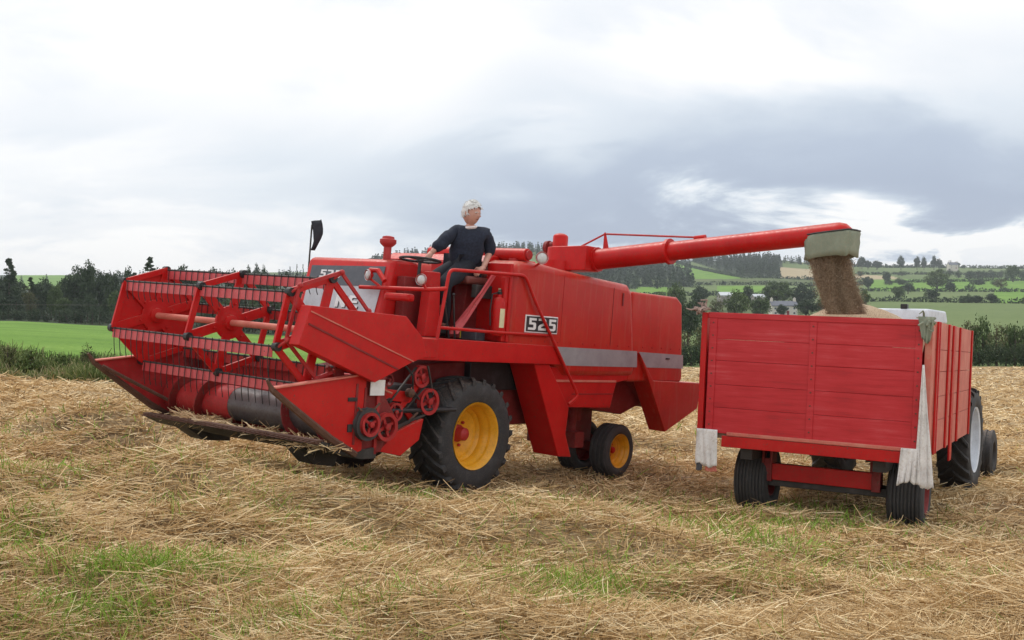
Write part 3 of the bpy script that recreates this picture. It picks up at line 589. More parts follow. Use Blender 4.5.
# reel
SC, UC, RR = -2.71, 1.84, .545
VX = [(SC+RR*math.cos(math.radians(18+60*k)), UC+RR*math.sin(math.radians(18+60*k))) for k in range(6)]
CB().tube([(SC,-.25,UC),(SC,2.78,UC)], .035, 14).build('reel_shaft', M['planks_faded'], cmb, 0, True)
def spider(t, solid=False, mat=R_):
    q = CB()
    if solid: q.prism([v for v in VX], t+.012, t+.018)
    for k in range(6):
        a = VX[k]; b = VX[(k+1) % 6]
        q.beam((a[0],t,a[1]), (b[0],t,b[1]), .05, .06, up=(0,1,0)) if False else q.beam((a[0],t,a[1]), (b[0],t,b[1]), .030, .066, up=(SC-a[0],0,UC-a[1]))
        m_ = ((SC*.80+a[0]*.20), (UC*.80+a[1]*.20)); q.beam((m_[0],t-.004,m_[1]), (a[0],t-.004,a[1]), .024, .105, up=(-(a[1]-UC),0,(a[0]-SC)))
        q.lathe((SC*.62+a[0]*.38,t-.02,UC*.62+a[1]*.38), (0,-1,0), [(.014,0),(.014,.012),(.006,.014)], 8)
    q.lathe((SC,t,UC), (0,-1,0), [(.18,-.018),(.18,.014),(.13,.016),(.085,.02),(.08,.05),(.05,.055)], 24)
    return q.build('reel_spider', mat, cmb, .003)
spider(2.70, True); spider(1.30); spider(-.14)
# eccentric control ring at near end
q = CB(); EC = (SC+.06, UC+.07)
for k in range(6):
    a = (EC[0]+RR*math.cos(math.radians(18+60*k)), EC[1]+RR*math.sin(math.radians(18+60*k))); b = (EC[0]+RR*math.cos(math.radians(78+60*k)), EC[1]+RR*math.sin(math.radians(78+60*k)))
    q.beam((a[0],-.22,a[1]), (b[0],-.22,b[1]), .02, .035, up=(EC[0]-a[0],0,EC[1]-a[1]))
    q.tube([(a[0],-.24,a[1]), (VX[k][0],-.18,VX[k][1])], .016, 6).sphere((a[0],-.23,a[1]), .03, 6)
q.build('control_ring', RO, cmb)
front = [2,3,4,1]
for k in range(6):
    s, u = VX[k]
    bt = CB().box(s-.006,s+.006,-.10,2.70,u-.105,u-.010).build('reel_bat', M['bat'] if k in (1,2,3,4) else RO, cmb, .002)  # front bats take the red with sky reflection in its colour
    CB().tube([(s,-.18,u),(s,2.74,u)], .011, 8).build('bat_pipe', DK, bt)
    for tt in (-.16,1.28,2.72): CB().lathe((s,tt,u), (0,1,0), [(.045,-.03),(.045,.03)], 12).build('bearing', M['black'], bt)
    rows = CB(); nt_ = 25; tl_ = {1:.35,2:.5,3:1.0,4:.8}.get(k,.8)
    for i in range(nt_):
        t = -.06+i*(2.70)/(nt_-1)
        q = rows if k not in front else CB()
        q.tube([(s-.014,t,u+.018),(s-.018,t,u-.10),(s-.008,t,u-.10-.10*tl_),(s+.010,t,u-.10-.20*tl_)], .0046, 5)
        if k in front: q.build('tine', M['black'], bt)
    if k not in front: tag(rows.build('tine', M['black'], bt), kind='stuff')
# reel arms and supports
CB().beam((-2.71,-.235,1.84), (-1.45,-.235,1.72), .05, .09).beam((-2.05,-.24,1.36), (-2.30,-.24,1.80), .05, .08).build('reel_arm', R_, cmb, .006)
CB().beam((-2.71,2.76,1.84), (-1.9,2.76,1.45), .05, .08).beam((-2.1,2.76,1.36),(-2.4,2.76,1.66), .05,.06).build('reel_arm', R_, cmb, .006)
CB().tube([(-2.05,2.6,1.38),(-2.15,2.6,1.62)], .035).build('lift_ram', M['rust'], cmb)
CB().tube([(-2.62,-.21,1.50),(-2.45,-.21,1.36),(-2.15,-.21,1.42)], .022).beam((-2.50,-.22,1.55),(-2.42,-.22,1.30),.03,.10).build('reel_bracket', RD, cmb)
# reel drive shield
PTS = [(-3.06,2.09),(-1.77,2.055),(-1.50,1.84),(-1.42,1.64),(-1.62,1.58),(-2.15,1.36),(-3.18,1.71)]
CB().prism(PTS, -.42, -.27).build('belt_shield', R_, cmb, .006)
CB().beam((-3.06,-.424,2.035), (-1.62,-.424,1.585), .010, .012).build('shield_rib', M['planks_faded'], cmb)
CB().beam((-3.08,-.424,1.915), (-1.84,-.424,1.50), .010, .018).build('shield_fold', RD, cmb)
CB().prism([(-1.55,1.62),(-1.1,1.62),(-1.1,1.83),(-1.5,1.83)], -.28, 0).build('shield_joint', R_, cmb, .006)
# drive pulleys, brackets, belts
def pulley(s, t, u, r, mat=R_, spokes=4):
    p = CB().lathe((s,t,u), (0,-1,0), [(r*.74,-.025),(r,-.03),(r*.93,-.004),(r*.93,.004),(r,.03),(r*.74,.028),(r*.72,.01),(r*.72,-.01)], 28, closed=True)
    p.lathe((s,t,u), (0,-1,0), [(r*.25,-.03),(r*.25,.045),(r*.12,.05)], 12)
    for k in range(spokes):
        a = 2*math.pi*k/spokes+.4; p.beam((s,t,u), (s+r*.76*math.cos(a),t,u+r*.76*math.sin(a)), .016, r*.22, up=(-math.sin(a),0,math.cos(a)))
    return p.build('pulley', mat, cmb, 0, math.radians(40))
pulley(-.98,-.08,1.12,.15, RO); pulley(-1.49,-.07,1.01,.105, RO, 5); pulley(-1.10,-.05,1.40,.125, RO, 5)
pulley(-2.16,-.36,.93,.17, M['rubber_worn'], 3); pulley(-2.16,-.40,.93,.125, RO, 3); pulley(-1.86,-.33,.89,.15, RO, 4)
pulley(-1.95,-.05,1.12,.12, RD, 4)
CB().beam((-1.52,-.03,1.20), (-1.52,-.03,1.50), .03,.06).beam((-1.62,-.03,1.20),(-1.20,-.03,1.16),.03,.12).beam((-1.40,-.03,1.02),(-1.05,-.03,1.38),.03,.07).beam((-1.1,-.02,.86),(-1.30,-.02,1.05),.03,.07).build('tension_bracket', R_, cmb, .005)
CB().prism([(-1.85,.62),(-1.60,.82),(-1.20,.95),(-1.25,.72),(-1.52,.56)], -.24, -.19).build('lower_guard', R_, cmb, .005)
CB().beam((-2.12,-.36,.78),(-1.0,-.08,.98),.02,.022).build('drive_belt', DK, cmb)
CB().beam((-1.56,-.05,1.11),(-1.18,-.05,1.50),.02,.018).beam((-1.40,-.05,.96),(-1.0,-.05,1.30),.02,.018).build('drive_belt', DK, cmb)
CB().box(-2.20,-2.17,-.34,-.30,.75,1.30).box(-2.32,-2.29,-.34,-.30,.72,1.34).build('frame_strut', RD, cmb, .004)
CB().tube([(-2.30,-.36,1.10),(-2.22,-.38,1.04),(-2.12,-.38,1.06),(-2.0,-.36,1.14)], .012, 6).build('hose', M['rust'], cmb); CB().tube([(-1.72,-.1,1.5),(-1.78,-.14,1.38),(-1.74,-.14,1.26),(-1.6,-.12,1.22)], .012, 6).build('hose', M['planks_faded'], cmb, 0, True); CB().tube([(-1.95,-.14,1.36),(-1.9,-.16,1.2),(-1.78,-.14,1.12),(-1.62,-.12,1.16)], .016, 6).build('hose', M['black'], cmb, 0, True)
CB().box(-2.13,-1.93,-.3445,-.335,1.22,1.38).build('plate', M['white'], cmb)
CB().tube([(-1.70,-.09,.75),(-1.55,-.10,.80),(-1.35,-.10,.86),(-1.15,-.09,1.0)], .014, 6).build('chain', M['rust'], cmb, 0, True)
CB().tube([(-1.45,-.10,1.55),(-1.30,-.12,1.42),(-1.28,-.12,1.25),(-1.15,-.10,1.15)], .012, 6).build('hose', M['black'], cmb, 0, True)
CB().lathe((-1.30,-.10,1.22), (0,-1,0), [(.05,-.03),(.05,.03),(.02,.05)], 12).build('idler', M['rust'], cmb)
CB().beam((-1.05,-.10,1.52),(-.93,-.10,1.20),.018,.016).build('drive_belt', DK, cmb)
CB().box(-1.98,-.5,-.1,.45,1.0,1.05).box(-1.9,-1.1,.0,.5,.6,1.3).build('gear_mount', M['black'], cmb, .02)
CB().box(-1.92,-1.66,-.12,-.04,1.18,1.30).build('gearbox_case', RO, cmb, .02); pulley(-1.66,-.10,1.36,.07,RD,3); CB().beam((-2.05,-.30,1.0),(-1.7,-.10,1.1),.05,.10).build('tension_bracket', RO, cmb, .006)
CB().box(-2.40,-2.34,-.345,-.30,.85,.93).box(-2.42,-2.30,-.345,-.32,1.16,1.20).build('clamp', M['black'], cmb, .005)
# grain unloading pipe (points taken in world space)
A_ = Vector(LW(597,259.5,14.85)); B_ = Vector(LW(838,233,12.7)); dirp = (B_-A_).normalized(); T_ = Vector((2.04,.55,2.80))
CB().tube([T_+Vector((0,0,-.15)), T_+Vector((0,0,.16))], .20, 24).build('turret', R_, cmb, 0, math.radians(40))
bc = Vector(LW(559,259.5,15.15)); side = dirp.cross(Vector((0,0,1))).normalized()
q = CB(); vs = []; up_ = side.cross(dirp).normalized()
ring = [(-.17*math.cos(a)*1.0, .17*math.sin(a)) for a in [math.pi*(-.5+k/8) for k in range(9)]]
outl = [(x*1.0, y) for x, y in ring]+[((A_-bc).dot(dirp), .17), ((A_-bc).dot(dirp), -.17)]
for z in (-.165,.165): vs += [bc+dirp*x+side*y+Vector((0,0,1))*z+Vector((0,0,1))*((A_-bc).z/(A_-bc).dot(dirp)*x-dirp.z*x) for x, y in outl]
n = len(outl); q.add(vs, [tuple(range(n)), tuple(range(2*n-1,n-1,-1))]+[(i,(i+1)%n,n+(i+1)%n,n+i) for i in range(n)])
q.build('gearbox', R_, cmb, .012, math.radians(30))
CB().tube([A_-dirp*.02, A_+dirp*.03], .165, 24).build('pipe_flange', R_, cmb)
J_ = A_+(B_-A_)*.335
pipe = CB().tube([A_, J_], .140, 28).build('pipe_section', R_, cmb, 0, math.radians(40))
e1 = B_+dirp*.02
CB().tube([J_-dirp*.05, B_, e1, e1+dirp*.05+Vector((0,0,-.008)), e1+dirp*.09+Vector((0,0,-.03)), e1+dirp*.11+Vector((0,0,-.06))], [.122,.122,.121,.112,.09,.05], 28).build('pipe_section', R_, cmb, 0, math.radians(40))
CB().tube([J_-dirp*.02, J_+dirp*.025], .165, 28).build('pipe_flange', R_, cmb)
tp = bc+Vector((0,0,.16))
CB().tube([tp, tp+Vector((0,0,.15))], .105, 18).sphere(tuple(tp+Vector((0,0,.15))), .105, 10, (1,1,.5)).build('turret_cap', R_, cmb, 0, math.radians(40))
CB().lathe(tp-dirp*.20+Vector((0,0,.02)), dirp, [(.10,-.03),(.10,.03)], 16).lathe(tp-dirp*.15+Vector((0,0,.05)), dirp, [(.05,-.02),(.05,.12)], 12).build('chain_cover', RD, cmb, .005)
P1 = Vector(LW(605,234,14.78)); P0 = Vector(LW(580,247,14.95)); P2 = Vector(LW(700,237.5,13.96)); PB = Vector(LW(606,251,14.78))
CB().tube([P0,P1,P2], .013, 6).build('stay_rod', RO, cmb)
CB().tube([P1+Vector((0,0,.02)),PB], [.012,.045], 8).build('stay_post', R_, cmb); CB().tube([P2-dirp*.08, P2+dirp*.08+Vector((0,0,0))], .03, 8).beam(P2, P2+Vector((0,0,-.12)), .03,.03, up=dirp).build('stay_lug', R_, cmb)
# canvas sleeve at the spout
q = CB(); pr = []; SCt = Vector(LW(832,244.5,12.78)); sd = side
rowsS = [(.125,.28,.17),(.09,.288,.178),(0,.285,.18),(-.09,.282,.178),(-.165,.275,.17)]
for z, hx, hy in rowsS:
    row = []
    for k in range(40):
        a = 2*math.pi*k/40; ca, sa = math.cos(a), math.sin(a); ex = .35
        x = hx*math.copysign(abs(ca)**ex, ca); y = hy*math.copysign(abs(sa)**ex, sa); wob = .010*math.sin(a*7+z*20)+.008*math.sin(a*11-z*31)
        row.append(SCt+dirp*(x*(1+wob*3))+sd*(y*(1+wob*3))+Vector((0,0,1))*(z+(.012*math.sin(a*5) if z < -.1 else 0)+x*.02))
    pr.append(row)
vs = [p for r in pr for p in r]; fs = [(i*40+k,i*40+(k+1)%40,(i+1)*40+(k+1)%40,(i+1)*40+k) for i in range(4) for k in range(40)]
slv = q.add(vs, fs).build('canvas_sleeve', M['canvas'], cmb, 0, True); so = slv.modifiers.new('solid','SOLIDIFY'); so.thickness = .008
CB().tube([pr[0][k]+Vector((0,0,.005)) for k in list(range(40))+[0]], .010, 6, False).build('sleeve_clamp', M['black'], cmb)
CB().tube([J_+Vector((0,0,-.1))]*1+[J_+Vector((0,0,-.16))], .01).build('pipe_bolt', M['black'], cmb) if False else None
SLEEVE_W = CM @ Vector(K(tuple(SCt)))
# things on the combine
ex = empty('fire_extinguisher', CM @ Matrix.Translation(K((.30,.07,1.90))), 'red fire extinguisher with cream label strapped to the wall behind the driver', 'fire extinguisher')
MB().lathe((0,0,0), (0,0,1), [(.07,0),(.078,.02),(.078,.40),(.06,.45),(.028,.47),(.028,.50)], 20).build('cylinder', R_, ex, 0, True)
sk = [(.0795*math.cos(a), .0795*math.sin(a), z) for z in (.10,.33) for a in [math.radians(-125+i*10) for i in range(11)]]; MB().add(sk, [(i,i+1,12+i,11+i) for i in range(10)]).build('sticker', M['label_cream'], ex)
MB().box(-.02,.02,-.02,.02,.50,.54).beam((-.02,0,.55),(.09,.0,.57),.02,.012).tube([(-.02,.02,.52),(-.09,.04,.50),(-.10,.05,.30),(-.09,.04,.12)], .010, 6).build('valve', M['black'], ex)
tb = empty('tool_box', CM @ Matrix.Translation(K((.20,.42,1.818))), 'dark grey tool box with yellow latch on the platform by the extinguisher', 'tool box')
MB().box(-.08,.10,-.17,.17,0,.15).build('case', M['greybox'], tb, .012); MB().box(-.085,-.08,.07,.14,.02,.13).box(-.03,.03,.171,.19,.02,.14).build('latch', M['ylw'], tb)
fl = empty('flag', CM @ Matrix.Translation(K((-.66,2.50,2.2))), 'small black flag on a thin pole at the far corner of the engine panel', 'flag')
MB().tube([(0,0,0),(0.0,0,.93)], .012, 6).build('pole', DK, fl)
q = MB(); vs = []; ff = []
for i in range(7):
    for j in range(5):
        x = j/4*.15*(.35+.65*(1-abs(i/6-.45)*.9)); z = .60+i/6*.36; vs.append((.05*math.sin(j*1.4+i*.5)+x*.25, -x*.9-.01, z-.35*x*(1-i/6)+.45*x))
ff = [(i*5+j,i*5+j+1,(i+1)*5+j+1,(i+1)*5+j) for i in range(6) for j in range(4)]
fo = q.add(vs, ff).build('flag_cloth', M['flag'], fl, 0, True); sm = fo.modifiers.new('s','SOLIDIFY'); sm.thickness = .004
# straw caught on the cutting table
def tuft(name, pts, label, n, spread=.12, ln=(.05,.22)):
    V = []; L = []; at = []
    for i in range(n):
        c = Vector(random.choice(pts))+Vector((0,random.uniform(-.25,.25),0))+Vector((random.gauss(0,spread), random.gauss(0,spread*1.6), abs(random.gauss(0,spread*.25))))
        d = Vector((random.gauss(0,.8), random.gauss(0,1), random.gauss(0,.25))).normalized(); l = random.uniform(*ln); w = d.orthogonal().normalized()*.004
        b = len(V); V += [K(c-w), K(c+w), K(c+d*l+w), K(c+d*l-w)]; L += [b,b+1,b+2,b+3]; at += [random.random()*.8]*4
    me = raw_mesh(name, np.array([tuple(v) for v in V]), 4, L); vattr(me, 'v', at); o = link(name, me, M['straw']); o.matrix_world = CM
    return tag(o, label, 'straw', kind='stuff')
tuft('straw', [(-2.5,2.0,.70),(-2.52,1.85,.72),(-2.50,2.15,.72),(-2.5,.9,.70),(-2.5,.2,.69),(-2.5,.45,.69),(-2.55,-.1,.68)], 'loose straw and chaff caught on the cutting table of the combine', 1400, .06)
# ---------------------------------------------------------------- trailer
a_ = nrm((.465,.885,-.034)); l_ = nrm((-.885,.465,.038)); l_ = (l_-a_*l_.dot(a_)).normalized(); u_ = a_.cross(l_)
TCn = Vector(((918-512)/F*12.3, 12.3, -(447-320)/F*12.3))
def frame(o, x, y, z): return Matrix(((x.x,y.x,z.x,o.x),(x.y,y.y,z.y,o.y),(x.z,y.z,z.z,o.z),(0,0,0,1)))
TM = frame(TCn, a_, l_, u_); TI = TM.inverted()
TB_ = TM @ Matrix.Translation((0,1.25,-1.06)); OF = Vector((0,1.25,-1.06))
ZT = lambda p: (p[0], p[1]-1.25, p[2]+1.06)
def T(): return MB(ZT)
trl = empty('grain_trailer', TB_, 'red wooden-sided grain trailer filling under the unloading pipe', 'trailer')
PK = M['planks']; W_ = 2.47; Ht = 1.42
tg = T(); hs = [0.0,.27,.55,.84,1.10,1.36]
for i in range(5): tg.box(.0,.03,.0,W_,hs[i]+(.0015 if i else -.04),hs[i+1]-.0015)
tg.build('tailgate', PK, trl, .004)
T().box(-.012,.035,-.01,W_+.02,1.355,1.425).build('top_rail', PK, trl, .006)
T().box(-.015,-.001,1.17,1.25,-.02,1.352).build('tailgate_batten', PK, trl, .004)
T().box(-.015,-.001,.0,.075,-.04,1.352).build('tailgate_batten', PK, trl, .004)
T().box(-.015,-.001,W_-.10,W_-.01,-.04,1.352).build('tailgate_batten', PK, trl, .004)
T().box(-.03,.06,W_+.022,W_+.09,-.16,1.42).build('corner_post', R_, trl, .006)
q = T()
for l in (.037, 1.21, W_-.055):
    for k in range(9): q.lathe((-.016,l,.06+k*.155), (-1,0,0), [(.010,0),(.010,.005),(.004,.007)], 8)
q.build('bolt', M['rust'], trl)
T().box(-.03,.0,.0,W_-.28,-.062,-.018).build('hinge_rail', M['planks_faded'], trl, .008)
T().box(-.02,.12,.16,W_-.22,-.20,-.066).build('rear_beam', R_, trl, .006)
# floor, sides, headboard
T().box(.03,4.35,.0,W_,-.10,-.04).build('floor', M['wood'], trl)
sd_ = T()
for i in range(5): sd_.box(.33,4.45,-.105,-.075,hs[i]+(.003 if i else -.10),hs[i+1]-(.003 if i<4 else -.06))
sd_.build('side_board', M['planks_faded'], trl, .003)
for a, wd in ((.33,.07),(.52,.03),(1.45,.12),(1.95,.22),(2.75,.12),(4.40,.09)):
    T().box(a,a+wd,-.130,-.107,-.10 if wd < .2 else -.30,1.42).build('side_post', R_ if wd > .05 else PK, trl, .005)
T().box(.03,.34,-.10,-.06,-.02,1.36).build('side_filler', R_, trl, .004) if False else T().box(.045,.328,-.098,-.02,-.06,1.36).build('side_filler', M['planks_faded'], trl, .004)
T().box(.06,4.45,W_+.03,W_+.06,-.1,1.40).build('side_board', PK, trl, .003)
T().box(4.42,4.46,-.07,W_+.03,-.1,1.42).build('headboard', PK, trl, .003)
T().box(.12,4.4,.35,.50,-.34,-.10).box(.12,4.4,1.9,2.05,-.34,-.10).build('chassis_rail', DK, trl, .006)
T().box(.55,.67,.52,1.80,-.60,-.40).build('axle_beam', R_, trl, .006)
for l in (.47, 1.76):
    T().box(.52,.72,l,l+.10,-.62,-.34).box(.50,.74,l-.01,l+.02,-.40,-.20).box(.50,.74,l+.09,l+.12,-.40,-.20).build('axle_bracket', RD, trl, .005)
T().box(.60,1.0,.30,2.0,-.68,-.58).build('axle', DK, trl, .01)
wheel(trl, (.88,.19,-.63), .435, .40, .24, (RD, M['rubber_worn']), hubr=.07, mapf=ZT, ribs=8, lugh=.018)
wheel(trl, (.88,2.02,-.63), .435, .40, .24, (RD, M['rubber_worn']), hubr=.07, side=1, mapf=ZT, ribs=8, lugh=.018)
T().beam((4.4,1.25,-.3),(5.6,1.25,-.45),.12,.12).build('drawbar', R_, trl, .01)
# hanging cloths
def cloth(name, label, outline_top, outline_bot, mat, fold=.02, nf=3, rows=14, cols=24, thick=.006, base=None):
    (p0, p1), (q0, q1) = outline_top, outline_bot
    vs = []; p0, p1, q0, q1 = map(Vector, (p0,p1,q0,q1)); rg = random.Random(name+label); ph = rg.random()*6
    for i in range(rows+1):
        t = i/rows
        for j in range(cols+1):
            s = j/cols; p = (p0*(1-s)+p1*s)*(1-t)+(q0*(1-s)+q1*s)*t
            d = fold*(.35+.65*t)*(math.sin(s*math.pi*2*nf+ph+t*.8)+.4*math.sin(s*17+t*5+ph))
            rg2 = (.020*math.sin(s*6+ph)+.009*math.sin(s*19+2*ph)+.004*math.sin(s*51))*t**3*(.3 if 'strip' in name else 1)
            vs.append(p+Vector((-abs(d) if True else d, 0, rg2)))
    fs = [(i*(cols+1)+j,i*(cols+1)+j+1,(i+1)*(cols+1)+j+1,(i+1)*(cols+1)+j) for i in range(rows) for j in range(cols)]
    org = (p0+p1)*.5
    o = MB(lambda p: (p[0]-org.x, p[1]-org.y, p[2]-org.z)).add(vs, fs).build(name, mat, None, 0, True); m = o.modifiers.new('s','SOLIDIFY'); m.thickness = thick
    o.matrix_world = TM @ Matrix.Translation(org); return o
tag(cloth('hanging_cloth','', ((-.035,W_-.17,.0),(-.035,W_+.09,.0)), ((-.05,W_-.19,-.44),(-.04,W_+.09,-.44)), M['cloth'], .02, 1.5), 'short white cloth hanging from the left bottom corner of the trailer tailgate', 'cloth')
tag(cloth('cloth_strip','a', ((-.03,W_+.0,-.41),(-.03,W_+.08,-.41)), ((-.03,W_+.0,-.51),(-.03,W_+.07,-.51)), M['greybox'], .005, 1), 'dark rag end below the white cloth at the left corner of the trailer', 'cloth')
tag(cloth('cloth_strip','b', ((-.03,W_-.17,-.41),(-.03,W_-.05,-.41)), ((-.03,W_-.19,-.51),(-.03,W_-.04,-.51)), M['planks_faded'], .005, 1), 'faded red rag end below the white cloth at the left corner of the trailer', 'cloth')
tag(cloth('hanging_cloth','c', ((-.05,-.015,.92),(-.03,-.035,.92)), ((-.06,.02,-.40),(-.05,-.19,-.46)), M['cloth'], .026, .9, 24), 'long white cloth wedge hanging down the gap beside the right edge of the tailgate', 'cloth')
tag(cloth('hanging_cloth','d', ((-.06,.17,-.02),(-.06,-.02,-.02)), ((-.07,.20,-.42),(-.07,-.06,-.40)), M['cloth'], .045, 1.9), 'bunched dirty white cloth under the right bottom corner of the trailer', 'cloth')
def knot(name, label, c, sc, seed):
    rg = random.Random(seed); q = MB()
    for i in range(16):
        p = Vector((rg.gauss(0,.03), rg.gauss(0,.05), rg.gauss(0,.02))); pts = [p]
        for k in range(4): p = p+Vector((rg.gauss(0,.03), rg.gauss(0,.035), rg.gauss(-.005,.028)))*sc; pts.append(p)
        q.tube(pts, [.016,.014,.012,.010,.005], 6)
    o = q.build(name, M['rope'] if seed == 1 else M['canvas'], None, 0, True); o.matrix_world = TM @ Matrix.Translation(c); return tag(o, label, 'rope')
knot('rope_knot', 'frayed pinkish rope bundle tied at the top left corner of the trailer', (-.02, W_+.09, 1.46), .9, 1)
knot('rope_knot', 'grey-green rag knot tied over the top right corner of the trailer', (.02, -.05, 1.40), .9, 2)
tag(cloth('hanging_cloth','e', ((-.045,.05,1.46),(-.02,-.12,1.46)), ((-.055,-.0,1.20),(-.03,-.08,1.16)), M['canvas'], .03, 1.5, 8, 10), 'grey-green rag drooping from the knot at the top right corner of the trailer', 'cloth')
# grain heap
nx_, ny_ = 70, 60; gx = np.linspace(.06, 4.38, nx_); gy = np.linspace(.02, W_, ny_); GX, GY = np.meshgrid(gx, gy, indexing='ij')
PK_ = TI @ SLEEVE_W
GZ = 1.30+.31*np.exp(-(((GX-PK_.x-1.0)/.8)**2+((GY-PK_.y+.15)/.55)**2)*.5*1.3)-.12*np.maximum(0, np.abs(GY-1.2)-.7)+.018*np.sin(GX*7)*np.sin(GY*9)+.008*np.sin(GX*23)*np.sin(GY*19)
GZ = GZ-.25*np.exp(-((GX-.06)/.35)**2)
ix = np.arange(nx_*ny_).reshape(nx_, ny_); Lg = np.stack([ix[:-1,:-1], ix[1:,:-1], ix[1:,1:], ix[:-1,1:]], -1).reshape(-1,4)
me = raw_mesh('grain_heap', np.stack([GX, GY, GZ], -1).reshape(-1,3), 4, Lg); me.shade_smooth()
gm, nt, b = newmat('grain_surface'); tc = N(nt,'ShaderNodeTexCoord'); n1 = N(nt,'ShaderNodeTexVoronoi', ins={'Scale': 90.}); nt.links.new(tc.outputs['Object'], n1.inputs['Vector'])
r = ramp(nt, n1.outputs['Distance'], [(0,(.62,.47,.31)),(.5,(.45,.32,.20)),(1,(.22,.14,.08))]); nt.links.new(r.outputs[0], b.inputs['Base Color']); b.inputs['Roughness'].default_value = .7
bp = N(nt,'ShaderNodeBump', ins={'Strength': .8, 'Distance': .01}); nt.links.new(n1.outputs['Distance'], bp.inputs['Height']); nt.links.new(bp.outputs[0], b.inputs['Normal'])
go2 = link('grain_heap', me, gm); go2.matrix_world = TM; tag(go2, 'heap of harvested grain filling the red trailer', 'grain', kind='stuff')
# falling grain
n = 150000; t = RNG.random(n)**.9; zt = SLEEVE_W.z-.12; zb = (TM @ Vector((PK_.x,PK_.y,1.45))).z; hw = .235*(1+.02*t); hd = .10
lx = RNG.normal(0,.52,n); lx = np.where(np.abs(lx) > 1, RNG.uniform(-1,1,n), lx); edge_ = RNG.random(n) < .04; lx = np.where(edge_, lx*1.35, lx)
wv = np.sin(lx*5+t*3)+.6*np.sin(lx*11-t*5+1)
keep = RNG.random(n) < .96+.04*np.clip(wv, -1, 1)
cx_ = SLEEVE_W.x-.02+.20*t**1.15+hw*lx*(1-.10*t)+.012*RNG.normal(size=n); cy_ = SLEEVE_W.y+.05+RNG.normal(0,.5,n)*hd+.02*np.sin(lx*7+t*4); cz_ = zt+(zb-zt)*t-.0*t
P0_ = np.stack([cx_,cy_,cz_],-1)[keep]; n = len(P0_)
d1 = RNG.normal(size=(n,3)); d1[:,2] *= 2.4; d1 /= np.linalg.norm(d1,axis=1)[:,None]; d2 = np.cross(d1, RNG.normal(size=(n,3))); d2 /= np.linalg.norm(d2,axis=1)[:,None]
a1 = (.0055+.004*RNG.random(n))[:,None]; V = np.stack([P0_-d1*a1, P0_+d2*.0030, P0_+d1*a1, P0_-d2*.0030],1).reshape(-1,3)
me = raw_mesh('grain_stream', V-np.array(SLEEVE_W), 4, np.arange(4*n)); vattr(me,'v',np.repeat(np.clip(.35+.25*RNG.normal(size=n)+.10*np.sin(lx[keep]*6+1.5*np.sin(t[keep]*4)),0,1),4))
gs = link('grain_stream', me, M['grain']); gs.location = SLEEVE_W; tag(gs, 'stream of brown grain pouring from the canvas spout into the trailer', 'grain', kind='stuff')
# ---------------------------------------------------------------- tractor in front of the trailer
ang = math.radians(31); ta = Vector((math.sin(ang), math.cos(ang), -.02)).normalized(); tl = Vector((-math.cos(ang), math.sin(ang), .02)); tl = (tl-ta*tl.dot(ta)).normalized(); tu = ta.cross(tl)
rw = Vector(((959-512)/F*16.9, 16.9, 0)); rz = (320-490)/F*16.9
TRM = frame(Vector((rw.x, rw.y, rz)), ta, tl, tu)   # origin: ground under right rear wheel
trc = empty('tractor', TRM @ Matrix.Translation((0,.95,0)), 'grey-roofed tractor mostly hidden beyond the red trailer', 'tractor')
ZR = lambda p: (p[0], p[1]-.95, p[2])
def Q(): return MB(ZR)
wheel(trc, (0,.0,.79), .79, .44, .50, (M['wheel_white'], M['rubber']), lugs=20, hubr=.1, mapf=ZR, lugh=.05, hubmat=M['wheel_white'])
wheel(trc, (0,1.9,.79), .79, .44, .50, (M['wheel_white'], M['rubber']), lugs=20, hubr=.1, side=1, mapf=ZR, lugh=.05, hubmat=M['wheel_white'])
wheel(trc, (2.35,-.06,.36), .42, .26, .22, (M['dark'], M['rubber']), hubr=.06, mapf=ZR, ribs=3, lugh=.02)
wheel(trc, (2.45,1.8,.34), .40, .26, .22, (M['wheel_white'], M['rubber']), hubr=.06, side=1, mapf=ZR, ribs=3, lugh=.02)
Q().box(-.45,.45,.55,1.35,.55,1.05).box(.4,2.6,.72,1.18,.5,.95).box(2.35,2.55,.25,1.65,.3,.42).build('chassis', DK, trc, .02)
Q().prism([(.75,.95),(.75,1.45),(2.75,1.35),(2.85,1.2),(2.85,.85)], .65, 1.25).build('bonnet', RO, trc, .04, True)
Q().prism([(-.75,1.15),(-.55,1.55),(-.1,1.72),(.45,1.62),(.45,1.5),(-.1,1.6),(-.48,1.45),(-.65,1.12)], .25, .55).build('mudguard', RO, trc, .01)
Q().prism([(-.75,1.15),(-.55,1.55),(-.1,1.72),(.45,1.62),(.45,1.5),(-.1,1.6),(-.48,1.45),(-.65,1.12)], 1.35, 1.65).build('mudguard', RO, trc, .01)
for p in ((-.5,.42),(-.5,1.48),(.75,.42),(.75,1.48)): Q().beam((p[0],p[1],1.0),(p[0]*.92,p[1],2.62),.05,.05,up=(1,0,0)).build('cab_pillar', M['black'], trc)
Q().prism([(-.72,2.58),(-.66,2.76),(.78,2.76),(.92,2.62),(.92,2.56),(-.72,2.54)], .38, 1.62).build('cab_roof', M['wheel_white'], trc, .05, True)
Q().box(-.60,-.57,.5,1.4,1.2,2.3).build('rear_window', M['glass'], trc) if False else None
Q().box(-.66,-.55,.70,.80,2.755,2.83).build('work_lamp', M['black'], trc, .01)
Q().box(-.3,.2,.7,1.2,1.1,1.3).box(-.35,-.25,.7,1.2,1.3,1.7).build('seat', M['black'], trc, .03)
